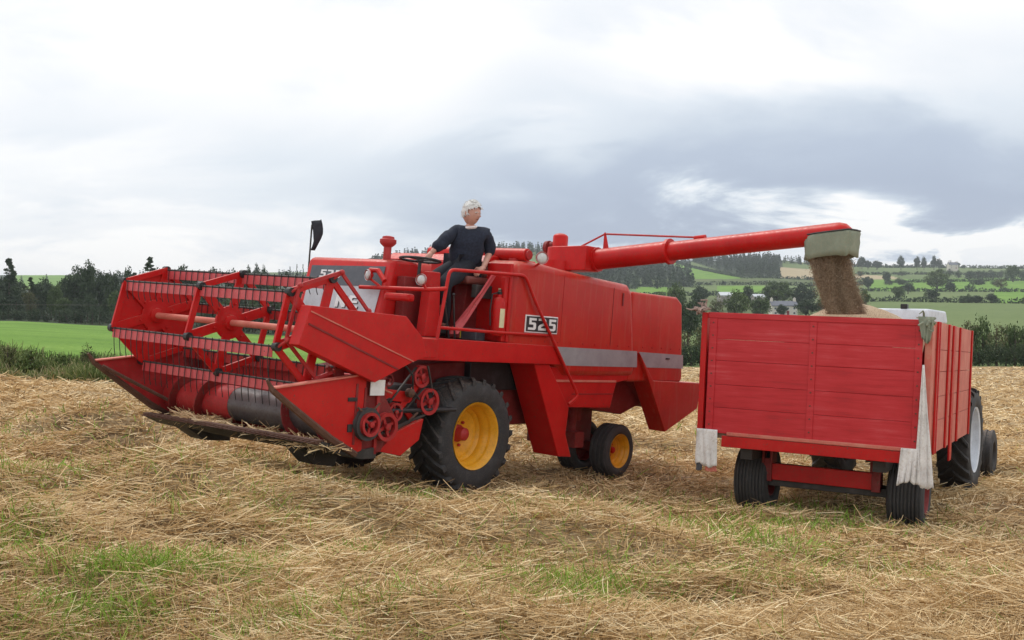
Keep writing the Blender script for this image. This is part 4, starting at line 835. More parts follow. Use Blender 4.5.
# ---------------------------------------------------------------- driver
def skin(name, nodes, edges, mat, parent, sub=2, label=None, root=0):
    me = bpy.data.meshes.new(name); me.from_pydata([n_[0] for n_ in nodes], edges, []); o = bpy.data.objects.new(name, me); COL.objects.link(o)
    o.modifiers.new('skin','SKIN'); sv = me.skin_vertices[0].data if me.skin_vertices else None
    if sv is None: return None
    for i, n_ in enumerate(nodes):
        r = n_[1]; sv[i].radius = r if isinstance(r, tuple) else (r, r)
    sv[root].use_root = True
    s = o.modifiers.new('sub','SUBSURF'); s.levels = s.render_levels = sub
    dg = bpy.context.evaluated_depsgraph_get(); dg.update(); m2 = bpy.data.meshes.new_from_object(o.evaluated_get(dg)); m2.shade_smooth()
    bpy.data.objects.remove(o); r = link(name, m2, mat, parent)
    if label: r['label'] = label
    return r
def ensure_skin(me):
    pass
PB_ = Vector(((441-512)/F*13.40, 13.40, (320-335)/F*13.40))
per = empty('person', PB_, 'white-haired man in navy sweater at the steering wheel, looking back towards the trailer', 'person')
def PP(px, py, Y): return Vector(((px-512)/F*Y, Y, (320-py)/F*Y))-PB_
k_ = 13.6/F
def skinmesh(nodes, edges, root=0, sub=2):
    me = bpy.data.meshes.new('tmp'); me.from_pydata([tuple(n_[0]) for n_ in nodes], edges, []); o = bpy.data.objects.new('tmp', me); COL.objects.link(o)
    o.modifiers.new('skin','SKIN'); bm = bmesh.new(); bm.from_mesh(me); ly = bm.verts.layers.skin.verify()
    for i, v in enumerate(bm.verts):
        r = nodes[i][1]; v[ly].radius = r if isinstance(r, tuple) else (r, r); v[ly].use_root = (i == root)
    bm.to_mesh(me); bm.free()
    s = o.modifiers.new('sub','SUBSURF'); s.levels = s.render_levels = sub
    dg = bpy.context.evaluated_depsgraph_get(); m2 = bpy.data.meshes.new_from_object(o.evaluated_get(dg)); m2.shade_smooth(); bpy.data.objects.remove(o); return m2
hip = PP(462,265,13.66); hipL = PP(466,267,13.60); hipR = PP(458,266,13.74)
chest = PP(469,240,13.62); neck = PP(470,229,13.62); shR = PP(453,234,13.62); shL = PP(484.5,234,13.66)
elR = PP(440,244,13.42); wrR = PP(430.5,254,13.38); elL = PP(490,252,13.70); wrL = PP(483,268,13.52)
knR = PP(429,281,13.30); anR = PP(423,322,13.42); knL = PP(443.5,284,13.10); anL = PP(443,326,13.34)
# continuous body: torso, arms, legs, neck
body_nodes = [(hip,.10),(PP(465,254,13.65),(.10,.13)),(chest,(.10,.14)),(neck,.062),(PP(471,222,13.60),.058),(shR,.06),(elR,.045),(wrR,.032),(shL,.06),(elL,.045),(wrL,.034),(hipR,.09),(knR,.062),(anR,.042),(hipL,.09),(knL,.062),(anL,.042)]
be = [(0,1),(1,2),(2,3),(3,4),(2,5),(5,6),(6,7),(2,8),(8,9),(9,10),(0,11),(11,12),(12,13),(0,14),(14,15),(15,16)]
mb1 = skinmesh(body_nodes, be)
# head: shaped sphere with brow, nose, chin, ears; looks to the right of the picture
HC = PP(471.8,213.8,13.58); hr = .120
fwd = Vector((.78,-.60,-.18)).normalized(); upv = Vector((.06,-.02,1)); upv = (upv-fwd*upv.dot(fwd)).normalized(); rt = fwd.cross(upv)
hv = []; hf = []; nu_, nv_ = 36, 26
for i in range(nv_+1):
    th = math.pi*i/nv_
    for j in range(nu_):
        ph = 2*math.pi*j/nu_; x = math.sin(th)*math.cos(ph); y = math.sin(th)*math.sin(ph); z = math.cos(th)
        X_ = x*1.02*(1.0 if x < 0 else .94); Y_ = y*.80; Z_ = z*1.22
        if z < 0: Y_ *= 1-.25*(-z)**1.5; X_ *= 1-.08*(-z)
        fr = max(0, x)**2
        g1 = lambda cy, cz, sy, sz: math.exp(-((y-cy)/sy)**2-((z-cz)/sz)**2)
        X_ += fr*(.30*g1(0,-.12,.13,.14)+.10*g1(0,.06,.12,.18)+.08*g1(0,-.70,.28,.16)+.07*g1(0,.24,.5,.09)-.08*g1(.33,.08,.17,.10)-.08*g1(-.33,.08,.17,.10)+.05*g1(0,-.43,.24,.05)+.05*g1(0,-.52,.22,.05)-.04*g1(0,-.475,.26,.025))
        hv.append(HC+(fwd*X_+rt*Y_+upv*Z_)*hr)
for i in range(nv_):
    for j in range(nu_): hf.append((i*nu_+j, (i+1)*nu_+j, (i+1)*nu_+(j+1)%nu_, i*nu_+(j+1)%nu_))
hd_ = MB().add(hv, hf)
for sg in (-1, 1):
    e = HC+(rt*sg*.80-fwd*.05+upv*.0)*hr; hd_.sphere(tuple(e), .026, 6, (.8,.5,1.25))
# hands: palm, four fingers, thumb
def hand(w, d, n_, side, curl):
    d = Vector(d).normalized(); n_ = Vector(n_); n_ = (n_-d*n_.dot(d)).normalized(); s = d.cross(n_)
    hd_.tube([w-d*.02, w+d*.02, w+d*.055, w+d*.085], [.030,.036,.040,.030], 10)
    for k, (off, ln) in enumerate(((-.030,.070),(-.010,.080),(.010,.076),(.029,.060))):
        p = w+d*.075+s*off; a = p+(d*math.cos(curl*.5)+n_*math.sin(curl*.5))*ln*.42; b = a+(d*math.cos(curl*1.2)+n_*math.sin(curl*1.2))*ln*.33; c = b+(d*math.cos(curl*1.9)+n_*math.sin(curl*1.9))*ln*.27
        hd_.tube([p-d*.02,p,a,b,c], [.010,.011,.010,.009,.007], 7)
    p = w+d*.025+s*(-.030*side); a = p+(d*.6-s*side*.8).normalized()*.04; b = a+(d*.85-s*side*.2+n_*.5).normalized()*.035
    hd_.tube([p,a,b], [.014,.012,.009], 7)
hand(wrR, PP(427,259,13.36)-wrR, (0,-.2,-1), 1, 1.0); hand(wrL, PP(474,275,13.44)-wrL, (-.5,.2,-1), 1, .5)
hm = hd_.mesh('h')
bm = bmesh.new(); bm.from_mesh(mb1); bm.from_mesh(hm); mt = bpy.data.meshes.new('body'); bm.to_mesh(mt); bm.free(); mt.shade_smooth()
link('body', mt, M['skin'], per)
# eyes, brows
ey = MB()
for sg in (-1,1): ey.sphere(tuple(HC+(rt*sg*.32+fwd*.80+upv*.10)*hr), .008, 6)
ey.build('eyes', M['black'], per)
eb = MB(); [eb.tube([tuple(HC+(rt*sg*(.12+.12*q_)+fwd*(.93-.05*q_)+upv*(.24+.02*q_*(2-q_)))*hr) for q_ in (0,1,2,3)], .006, 5) for sg in (-1,1)]; eb.build('eyebrows', M['hair'], per); MB().tube([tuple(HC+(rt*x_*.2+fwd*(.88-.06*abs(x_))-upv*.50)*hr) for x_ in (-1,-.5,0,.5,1)], .0035, 5).build('mouth', M['seat'], per)
# hair: cap shell with an uneven edge, open at the face
hvv = []; hff = []; keepv = {}
rg = random.Random(4)
for i in range(nv_+1):
    th = math.pi*i/nv_
    for j in range(nu_):
        v = hv[i*nu_+j]-HC; n_ = v.normalized(); x = n_.dot(fwd); z = n_.dot(upv)
        puff = .010+.003*math.sin(j*1.3+i*.9)+.003*math.sin(j*2.9-i*1.7)+.005*rg.random(); puff += .012*max(0, z); hvv.append(HC+v+n_*puff)
for i in range(nv_):
    for j in range(nu_):
        c = (hvv[i*nu_+j]+hvv[(i+1)*nu_+(j+1)%nu_])*.5-HC; c.normalize(); x = c.dot(fwd); z = c.dot(upv)
        if z > .45-.0*x and x < .9 and not (x > .55 and z < .62) or (x < .22 and z > -.25+.55*max(0,x)) or (x < -.25 and z > -.50): hff.append((i*nu_+j, (i+1)*nu_+j, (i+1)*nu_+(j+1)%nu_, i*nu_+(j+1)%nu_))
hb_ = MB().add(hvv, hff)
for k in range(170):
    i = rg.randrange(1, int(nv_*.62)); j = rg.randrange(nu_); c = hvv[i*nu_+j]-HC; n_ = c.normalized()
    if n_.dot(fwd) > .35 and n_.dot(upv) < .55: continue
    if n_.dot(fwd) > .8: continue
    t_ = Vector((rg.gauss(0,1), rg.gauss(0,1), rg.gauss(-.3,1))); t_ = (t_-n_*t_.dot(n_)).normalized(); p = HC+c; hb_.tube([p-n_*.008, p+n_*.003+t_*.02, p+t_*.05+n_*.001], [.0045,.0045,.0015], 5)
ho = hb_.build('hair', M['hair'], per, 0, True)
# clothes
sw_nodes = [(PP(463.5,267,13.65),(.17,.215)),(PP(465,256,13.65),(.17,.225)),(PP(468,243,13.62),(.17,.240)),(PP(470,231.5,13.62),(.10,.105)),(shR,.105),(elR,.084),(PP(432.5,251,13.39),.056),(shL,.105),(PP(490.5,247,13.70),.080),(PP(490.5,257,13.68),.070)]
swm = skinmesh(sw_nodes, [(0,1),(1,2),(2,3),(3,4),(4,5),(5,6),(3,7),(7,8),(8,9)])
from mathutils import noise as _nz
for v in swm.vertices:
    p = Vector(v.co); v.co = p+Vector(v.normal)*(.020*_nz.noise(Vector((p.x*7,p.y*7,p.z*16)))+.010*_nz.noise(p*30))
link('sweater', swm, M['sweater'], per)
cl = MB(); nk = PP(470.5,227.0,13.60)
cl.tube([nk+Vector((math.cos(a)*.068, math.sin(a)*.062, .010*math.cos(a*1-1)-.004)) for a in [2*math.pi*k/20 for k in range(21)]], .020, 6, False).build('shirt_collar', M['collar'], per, 0, True)
tr_nodes = [(PP(462,267,13.66),(.18,.15)),(hipR,.13),(knR,.095),(PP(425,305,13.38),.075),(PP(423,320,13.42),.066),(hipL,.135),(knL,.100),(PP(445,307,13.26),.078),(PP(443.5,324,13.34),.070)]
link('trousers', skinmesh(tr_nodes, [(0,1),(1,2),(2,3),(3,4),(0,5),(5,6),(6,7),(7,8)]), M['jeans'], per)
for an, tx in ((anR, -9), (anL, -8)):
    toe = an+Vector((tx*k_*.9, -.12, -.075)); heel = an+Vector((.03,.03,-.075))
    link('shoe', skinmesh([(heel,(.045,.05)),(heel*.45+toe*.55+Vector((0,0,.01)),(.05,.04)),(toe,(.045,.03)),(an+Vector((0,0,-.01)),.055)], [(0,1),(1,2),(0,3)]), M['shoe'], per)
HAZE = .00015
# ---------------------------------------------------------------- trees
def leaves(C, Rr, n, size, squash=1., seed=0, hole=.0):
    """C (m,3) clump centres, Rr (m,) radii -> leaf quads"""
    r = np.random.default_rng(seed); k = r.integers(0, len(C), n); d = r.normal(size=(n,3)); d /= np.linalg.norm(d,axis=1)[:,None]
    P = C[k]+d*(Rr[k]*(.55+.5*r.random(n)))[:,None]*np.array([1,1,squash])
    a = r.normal(size=(n,3)); a /= np.linalg.norm(a,axis=1)[:,None]; b = np.cross(a, d+.6*r.normal(size=(n,3))); b /= np.linalg.norm(b,axis=1)[:,None]
    s = (size*(.6+.8*r.random(n)))[:,None]; V = np.stack([P-a*s, P+b*s*.6, P+a*s, P-b*s*.6],1).reshape(-1,3)
    cv = r.random(len(C)); v = np.clip(.35*cv[k]+.30+.18*r.normal(size=n), 0, 1); return V, np.repeat(v,4)
def crown_broad(h, w, seed, n=1500, size=.20, low=.12):
    r = np.random.default_rng(seed); m = 34; C = []; 
    while len(C) < m:
        p = r.uniform(-1,1,3); q = np.linalg.norm(p)
        if .35 < q < 1: C.append(p)
    C = np.array(C); zc = h*(low+(1-low)/2); C = C*np.array([w/2*.78, w/2*.78, h*(1-low)/2*.80]); C[:,2] += zc
    C[:,0] *= 1-.28*np.clip((C[:,2]-zc)/(h*.5),0,1); C[:,1] *= 1-.28*np.clip((C[:,2]-zc)/(h*.5),0,1)
    return leaves(C, w*.155*(.7+.7*r.random(m)), n, size*w/6, .85, seed)
def crown_con(h, w, seed, n=1300, size=.17):
    r = np.random.default_rng(seed); C = []; R_c = []
    for i in range(80):
        t = (i+.5)/80; rad = w/2*(1-t)**.65*(.75+.4*r.random()); a = r.random()*6.28; rr_ = rad*(.35+.5*r.random())
        C.append((rr_*math.cos(a), rr_*math.sin(a), h*(.06+.92*t)-rr_*.25)); R_c.append(max(.19*w*(1-t)**.7, .05*w)*1.15)
    return leaves(np.array(C), np.array(R_c), n, size*w/5, .55, seed)
def mk_tree(kind, h, w, seed, mat, n):
    V, at = (crown_con if kind == 'con' else crown_broad)(h, w, seed, n) if kind != 'bush' else crown_broad(h, w, seed, n, .2, 0.0)
    cm = raw_mesh('crown', V, 4, np.arange(len(V))); vattr(cm, 'v', at); cm.materials.append(mat)
    tm = MB(); rg = random.Random(seed)
    tm.tube([(0,0,-.6),(0,0,h*.25),(rg.uniform(-.02,.02)*h,0,h*.55),(0,0,h*.85)], [w*.045,w*.035,w*.02,w*.006], 7)
    if kind != 'con':
        for k in range(5):
            a = k*1.3+rg.random(); z = h*(.2+.1*k); tm.tube([(0,0,z*.8),(math.cos(a)*w*.16,math.sin(a)*w*.16,z+h*.1),(math.cos(a)*w*.28,math.sin(a)*w*.28,z+h*.2)], [w*.018,w*.012,w*.004], 5)
    me2 = tm.mesh('trunk'); me2.materials.append(M['bark']); return cm, me2
PROTO = {}
for nm, kind, h, w, mat, n in (('oak','b',8,7.5,'leaf',3400),('dark','b',9,7,'leaf_dark',3400),('light','b',7,6,'leaf_light',3000),('con','con',12,5,'leaf_dark',3000),('brown','b',7,5,'leaf_brown',1500),('bush','bush',3,4.2,'leaf',900),('wbush','bush',3,4.2,'leaf_light',1100),('dbush','bush',3,4.6,'leaf_dark',900),('bbush','bush',4.5,3.0,'leaf_brown',1100)):
    for v in range(3): PROTO[nm, v] = (*mk_tree(kind, h, w, hash((len(nm), ord(nm[0]), v)) % 1000 if False else (ord(nm[0])*7+len(nm)*13+v*101), M[mat], n), h, w)
def put_tree(kind, x, y, h, w, label, group, name=None, cat='tree', dz=0):
    cm, tm, ph, pw = PROTO[kind, random.randrange(3)]
    o = bpy.data.objects.new(name or ('conifer_tree' if kind == 'con' else 'bush' if 'bush' in kind else 'broadleaf_tree'), None); COL.objects.link(o)
    o.location = (x, y, h1(x, y)+dz); o.rotation_euler = (0,0,random.random()*6.28); o.scale = (w/pw, w/pw, h/ph)
    tag(o, label, cat if 'bush' not in kind else 'bush', group)
    for nm, me in (('trunk', tm), ('crown', cm)):
        c = bpy.data.objects.new(nm, me); COL.objects.link(c); c.parent = o
    return o
def tree_px(kind, px, ptop, Y, wpx, label, group, **k):
    x = (px-512)/F*Y; z0 = h1(x, Y); h = ((320-ptop)/F*Y-z0)*1.06; return put_tree(kind, x, Y, h, wpx/F*Y, label, group, **k)
# wood behind the green field
prof = lambda px: np.interp(px, [-80,0,20,32,45,62,70,85,100,118,135,150,165,180,200,240,300,360,450], [270,272,274,278,279,273,267,265,269,267,270,266,270,269,271,272,274,285,300])
rg = random.Random(11)
LW1 = ('dark broadleaf tree in the long wood beyond the bright green field','trees in the wood beyond the green field')
for i, px in enumerate(np.arange(-60, 470, 11.5)):
    p = px+rg.uniform(-4,4); Y = rg.uniform(262,300); tp_ = prof(p)+rg.uniform(-2,7); kd = 'con' if rg.random() < .14 else 'dark'
    if kd == 'con': tree_px('con', p, tp_+1, Y, rg.uniform(22,28), 'dark conifer standing in the long wood beyond the bright green field', LW1[1])
    else: tree_px('dark', p, tp_, Y, rg.uniform(20,28), *LW1)
for i, px in enumerate(np.arange(-60, 470, 12.5)):
    p = px+rg.uniform(-4,4); Y = rg.uniform(236,256); tp_ = rg.uniform(285,300)
    kd = rg.choice(['oak','dark','con','brown','oak','dark','oak','dark'])
    tree_px(kd, p, tp_, Y, rg.uniform(15,24), {'oak':'green broadleaf tree at the front of the wood beyond the green field','dark':LW1[0],'con':'low dark conifer at the front of the wood beyond the green field','brown':'browning tree at the front of the wood beyond the green field'}[kd], LW1[1])
for i, px in enumerate(np.arange(-60, 470, 9)):
    tree_px('dbush', px+rg.uniform(-3,3), rg.uniform(306,311), rg.uniform(226,234), rg.uniform(12,18), 'dark bush at the foot of the wood beyond the green field', 'bushes along the wood edge', name='bush')
tree_px('con', 9, 261, 258, 36, 'tall pointed conifer standing clear of the wood at the far left edge', None)
tree_px('con', 150, 260, 262, 40, 'tall pointed conifer rising highest in the wood, left of the reel', None)
tree_px('dark', 82, 264, 266, 30, 'broad dark tree forming the highest round crown in the left wood', None)
for i, (px, tp_) in enumerate(((182,269),(248,268),(256,266),(264,267),(290,268),(297,266),(303,266))):
    tree_px('dark' if i < 4 else 'con', px, tp_, 640, 9 if i < 4 else 5, 'small dark tree on the far skyline above the reel', 'skyline trees above the reel')
# trees on the right edge of the stubble
LB = ('brownish green shrub in the tall hedge row right beyond the stubble', 'shrubs along the right stubble edge')
for i, px in enumerate(np.arange(655, 1130, 11)):
    p = px+rg.uniform(-4,4); Y = rg.uniform(110,119); kd = rg.choice(['bbush','dbush','bbush','bush'])
    tree_px(kd, p, rg.uniform(316,330) if p > 900 else rg.uniform(318,328), Y, rg.uniform(20,34), {'bbush':LB[0],'dbush':'dark green shrub in the tall hedge row right beyond the stubble','bush':'mid green shrub in the tall hedge row right beyond the stubble'}[kd], LB[1], name='shrub')
for px in np.arange(655, 1130, 9): tree_px('dbush', px, rg.uniform(343,350), 109+rg.random(), rg.uniform(18,24), 'low dark bush at the stubble edge under the hedge row', 'low bushes along the right stubble edge', name='bush')
tree_px('dark', 688, 300, 190, 30, 'dark tree showing just right of the combine tail', None); tree_px('oak', 676, 283, 400, 22, 'tall dark tree left of the farmhouse trees, over the combine tail', None)
# trees round the farmhouse
for kd, px, tp_, Y, w, lb in (('dark',697,293,360,20,'round dark tree nearest the rope-tied trailer corner'),('brown',716,295,370,18,'dull brownish tree left of the light tree'),('light',737,289,380,26,'light green round tree in the middle of the valley trees'),
        ('oak',759,296,385,24,'broad dark green tree just left of the farmhouse'),('oak',777,283,520,34,'wide tree rising behind the farmhouse roof'),('dark',803,284,520,30,'dark wide tree behind and right of the farmhouse'),
        ('dark',782,305,400,13,'small dark tree in front of the farmhouse wall'),('dark',806,298,395,22,'round dark tree just right of the farmhouse'),('oak',824,299,395,20,'green tree half behind the falling grain'),
        ('oak',660,292,400,22,'green tree low behind the combine hood'),('dark',645,296,400,20,'dark tree low behind the combine hood'),('oak',840,290,480,22,'tree directly behind the falling grain'),('dark',748,286,560,20,'dark tree at the end of the bright field strip'),
        ('dark',700,285,560,20,'dark tree left of the bright field strip'),('light',865,290,420,14,'pale small tree right of the falling grain')):
    tree_px(kd, px, tp_, Y, w, lb, None)
# far right trees and bushes
for kd, px, tp_, pb, w, lb in (('light',937,269,291,27,'big pale green tree in the middle of the right hillside'),('oak',898,287,300,15,'round bush at the left end of the second hedge'),('dark',908,282,294,13,'dark round bush beside the pale tree'),
        ('dark',887,272,284,10,'small brown-green tree in the upper left hedge'),('dark',932,289,302,18,'dark bush under the pale tree'),('dark',950,283,292,14,'dark bush right of the pale tree'),('dark',868,276,290,12,'bush close right of the falling grain'),
        ('brown',1001,278,291,16,'brownish tree near the right picture edge'),('oak',1013,266,282,18,'large tree at the right picture edge'),('dark',976,295,303,14,'bush in the lowest hedge, first'),('dark',992,294,303,16,'wide bush in the lowest hedge at right')):
    x, Y, z = on_ground(px, pb, 120); tree_px(kd, px, tp_, Y, w, lb, None)
for i in range(34):
    px = 955+rg.uniform(0,75) if i < 12 else rg.choice([rg.uniform(860,1030)]); pb = 279+rg.uniform(-1,1) if i < 12 else rg.choice([276,285,291.5,303]); x, Y, z = on_ground(px, pb, 120)
    tree_px('dbush', px, pb-rg.uniform(4,9), Y, rg.uniform(7,13), 'dark bush standing in one of the hillside hedges', 'bushes in the hillside hedges', name='bush')
for px, tp_, w in ((862,256,9),(868,260,8),(877,261,12),(901,256,9),(917,257,7),(924,257,6),(934,256,8),(939,258,7),(951,260,8),(957,262,7),(860,258,7),(848,259,8)):
    tree_px('dark' if px != 951 else 'brown', px, tp_, 1500, w, 'small dark tree on the right skyline', 'trees on the right skyline')
# hedges as long leafy strips
def hedge(p0, p1, h, w, label, n=None, mat='leaf_dark'):
    (x0,y0,_), (x1,y1,_) = on_ground(*p0, 120), on_ground(*p1, 120); L_ = math.hypot(x1-x0, y1-y0); m = max(6, int(L_/(w*.6))); t = np.linspace(0,1,m)
    X = x0+(x1-x0)*t+RNG.normal(0,w*.1,m); Y = y0+(y1-y0)*t; Z = H(X,Y,False)+h*(.18+.25*RNG.random(m)); C = np.stack([X,Y,Z],-1)
    V, at = leaves(C, np.full(m, w*.55)*(.7+.6*RNG.random(m)), n or m*34, w*.16, h/w, int(x0*10) % 977+3); org = np.array([x0,y0,h1(x0,y0)])
    me = raw_mesh('hedge', V-org, 4, np.arange(len(V))); vattr(me,'v',at); o = link('hedge', me, M[mat]); o.location = org; return tag(o, label, 'hedge')
hedge((856,302),(1060,304.5), 3.2, 4, 'lowest long hedge crossing the right hillside')
hedge((858,291.5),(1045,292.5), 3.2, 4.5, 'second hedge up the right hillside below the pale tree')
hedge((888,283),(1045,280.5), 3.5, 5, 'third hedge up the right hillside behind the pale tree')
hedge((858,274.5),(1000,275), 4, 6, 'upper hedge below the skyline on the right')
hedge((1000,302),(955,281), 3, 4, 'slanting hedge joining the right hillside hedges') if False else None
hedge((840,266.5),(1060,268.5), 6, 9, 'skyline hedge along the right crest')
hedge((640,285),(860,285.5), 4, 5, 'long hedge crossing the valley above the farmhouse')
hedge((630,296.5),(770,296), 3.5, 4.5, 'valley hedge under the bright field strip')
hedge((742,278.5),(860,279.5), 4, 6, 'hedge under the pale stubble field')
hedge((676,263),(742,277.5), 4, 5, 'slanting hedge on the lower edge of the bright sloping field')
# far woods, each one mass
def wood(poly, n, h, label, kind='con', seed=5):
    r = random.Random(seed); xs = [p[0] for p in poly]; yb = [p[1] for p in poly]; C = []; Rr = []; k = 0
    while k < n:
        px = r.uniform(min(xs), max(xs)); py = r.uniform(min(yb), max(yb))
        if not inpoly(np.array([px]), np.array([py]), poly)[0]: continue
        x, Y, z = on_ground(px, py, 120); hh_ = h*r.uniform(.7,1.25); k += 1
        for j in range(4):
            t = .15+.8*j/3; C.append((x+r.uniform(-.3,.3), Y+r.uniform(-.3,.3), z+hh_*t)); Rr.append(hh_*.30*((1-t)*.9+.12) if kind == 'con' else hh_*.28)
    C = np.array(C); V, at = leaves(C, np.array(Rr), len(C)*26, h*.075, 1., seed); org = C[0]
    me = raw_mesh('far_wood', V-org, 4, np.arange(len(V))); vattr(me,'v',at); o = link('far_wood', me, M['leaf_dark']); o.location = org; return tag(o, label, 'wood', kind='stuff')
wood([(560,290),(694,289),(690,270),(640,262),(560,259)], 420, 11, 'dark conifer wood on the slope under the unloading pipe', seed=5)
wood([(692,262),(742,277.5),(780,278),(780,260),(692,258)], 330, 11, 'dark wood wedge between the bright field and the pale stubble field', seed=6)
wood([(372,262),(430,252),(520,248),(545,251),(545,256),(440,268),(372,268)], 420, 11, 'dark wooded ridge on the skyline behind the driver', seed=7)
wood([(740,259),(855,265),(855,268),(740,261)], 110, 10, 'dark tree belt along the skyline behind the canvas spout', seed=8)
wood([(620,262),(700,260),(700,262),(620,266)], 60, 12, 'small wood on the skyline behind the pipe', seed=10)
wood([(0,284),(330,284),(330,276),(270,277),(120,277),(75,274),(75,282),(0,282)], 200, 10, 'distant wood on the hill behind the left tree line', seed=9)
# ---------------------------------------------------------------- farm buildings
def house(px0, px1, pbase, peave, pridge, Y, label, wallm, roofm, depth=6, nwin=4, chim=True, rot=0, name='farmhouse'):
    x0 = (px0-512)/F*Y; x1 = (px1-512)/F*Y; zb = (320-pbase)/F*Y; W = x1-x0; he = (pbase-peave)/F*Y; hr_ = (pbase-pridge)/F*Y
    o = empty(name, Matrix.Translation(((x0+x1)/2, Y, zb)) @ Matrix.Rotation(rot, 4, 'Z'), label, 'house' if chim else 'barn')
    MB().prism([(-depth/2,-3),(-depth/2,he),(0,hr_-.1),(depth/2,he),(depth/2,-3)], -W/2, W/2, 0).build('wall', wallm, o)
    MB().add([(x,y,z) for x in (-W/2-.3,W/2+.3) for y,z in ((-depth/2-.3,he-.1),(0,hr_),(depth/2+.3,he-.1),(depth/2+.3,he+.15),(0,hr_+.25),(-depth/2-.3,he+.15))], [(0,1,2,3,4,5),(11,10,9,8,7,6)]+[(i,(i+1)%6,6+(i+1)%6,6+i) for i in range(6)]).build('roof', roofm, o)
    if chim:
        for x in (-W/2+.4, W/2-.4): MB().box(x-.45,x+.45,-.5,.5,hr_-.6,hr_+1.3).box(x-.2,x+.2,-.2,.2,hr_+1.3,hr_+1.6).build('chimney', wallm, o)
    for i in range(nwin):
        x = -W/2+W*(i+.5)/nwin
        for z in ((he*.62,) if not chim else (he*.16, he*.62)):
            if chim and i == nwin//2 and z < he*.3: MB().box(x-.5,x+.5,-depth/2-.06,-depth/2+.05,0,2).build('door', M['red_dark'], o); continue
            w_ = MB().box(x-.5,x+.5,-depth/2-.05,-depth/2+.05,z,z+he*.25).build('window', M['white'], o); MB().box(x-.4,x+.4,-depth/2-.07,-depth/2-.03,z+.1,z+he*.25-.1).build('pane', M['greybox'], w_)
    return o
M['roughcast'] = plain('cream_roughcast', (.62,.58,.52), .9, .08, 2); M['slate'] = plain('slate_roof', (.13,.14,.17), .7, .2, 3); M['tin'] = plain('pale_tin_roof', (.50,.53,.56), .5, .1, 2); M['stone'] = plain('grey_stone', (.30,.28,.26), .9, .2, 2)
house(770.5,795.5,316,306,301.5,430,'white farmhouse with slate roof and two chimneys among the valley trees',M['roughcast'],M['slate'])
house(719,731,298,295.8,292.5,500,'low barn with pale tin roof between the valley trees',M['stone'],M['tin'],10,2,False,name='barn')
house(753,763,299,297.2,294.5,520,'small pale shed left of the tree behind the farmhouse',M['stone'],M['tin'],8,2,False,name='barn')
house(948,957,269,265,262.5,1450,'small pale house on the right skyline beside brown trees',M['roughcast'],M['slate'],9,2,True)
house(706,712,281,280,278.5,800,'tiny far barn below the bright sloping field',M['stone'],M['tin'],8,1,False,name='barn') if False else None
# power line
pl = empty('power_line', Vector(((-250-512)/F*190, 190, h1((-250-512)/F*190, 190))), 'overhead wire strung past the left wood on wooden poles', 'power line')
b0 = pl.location; zA = (320-300.5)/F*190; P_a = Vector((-250-512,0,0))/F*190; xa = (-250-512)/F*190; xb = (330-512)/F*190; zl = (320-300)/F*190; zr_ = (320-304)/F*190
MB().tube([Vector((xa+(xb-xa)*t, 190, zl+(zr_-zl)*t-1.2*4*t*(1-t)*.4))-b0 for t in np.linspace(0,1,24)], .032, 5).build('wire', M['steel'], pl)
for x, z in ((xa,zl),(xb,zr_)): MB().tube([Vector((x,190.2,h1(x,190)-.5))-b0, Vector((x,190.2,z+.3))-b0], .13, 8).build('pole', M['wood'], pl)
# bigger weeds at the left field edge
for i, (px, tp_, w, kd, lb) in enumerate(((30,345,34,'wbush','low green bush of nettles at the left end of the weed strip'),(8,338,22,'bbush','reddish brown dock plants by the left picture edge'),(62,350,30,'wbush','dense nettle clump left of the header'),(88,338,20,'bbush','thin brown-topped plant between the nettle clumps'),(92,346,26,'bush','dark shrubby clump standing against the bright green field'),(55,352,16,'bbush','brown seed heads in the middle of the weed strip'),(112,356,26,'wbush','pale nettle clump just left of the reel tip'))):
    tree_px(kd, px, tp_+4, 31.6+.25*i, w, lb, None, name='weed_clump', cat='plant')
# ---------------------------------------------------------------- sky, sun, camera
w = bpy.data.worlds.new('World'); S.world = w; w.use_nodes = True; nt = w.node_tree; L = nt.links.new; bg = nt.nodes['Background']
SUN_EL, SUN_ROT = math.radians(58), math.radians(-35)
sky = N(nt, 'ShaderNodeTexSky', sky_type='NISHITA'); sky.sun_disc = False; sky.sun_elevation = SUN_EL; sky.sun_rotation = SUN_ROT; sky.air_density = 1.2; sky.dust_density = 2.
tc = N(nt, 'ShaderNodeTexCoord'); sx = N(nt, 'ShaderNodeSeparateXYZ'); L(tc.outputs['Generated'], sx.inputs[0])
def math_(op, a, b=None, c=None, clamp=False):
    n = N(nt, 'ShaderNodeMath', operation=op, use_clamp=clamp)
    for i, v in enumerate((a, b, c)):
        if v is None: continue
        if isinstance(v, (int, float)): n.inputs[i].default_value = v
        else: L(v, n.inputs[i])
    return n.outputs[0]
zc = math_('ADD', math_('MAXIMUM', sx.outputs[2], 0.0), .30)
u0 = math_('DIVIDE', sx.outputs[0], zc); v0 = math_('DIVIDE', sx.outputs[1], zc)
cmbv = N(nt, 'ShaderNodeCombineXYZ'); L(math_('MULTIPLY', u0, .8), cmbv.inputs[0]); L(v0, cmbv.inputs[1]); cmbv.inputs[2].default_value = 3.7
n1 = N(nt, 'ShaderNodeTexNoise', ins={'Scale': 2.3, 'Detail': 10., 'Roughness': .58, 'Distortion': .45}); L(cmbv.outputs[0], n1.inputs['Vector'])
n2 = N(nt, 'ShaderNodeTexNoise', ins={'Scale': .5, 'Detail': 3., 'Roughness': .5}); L(cmbv.outputs[0], n2.inputs['Vector'])
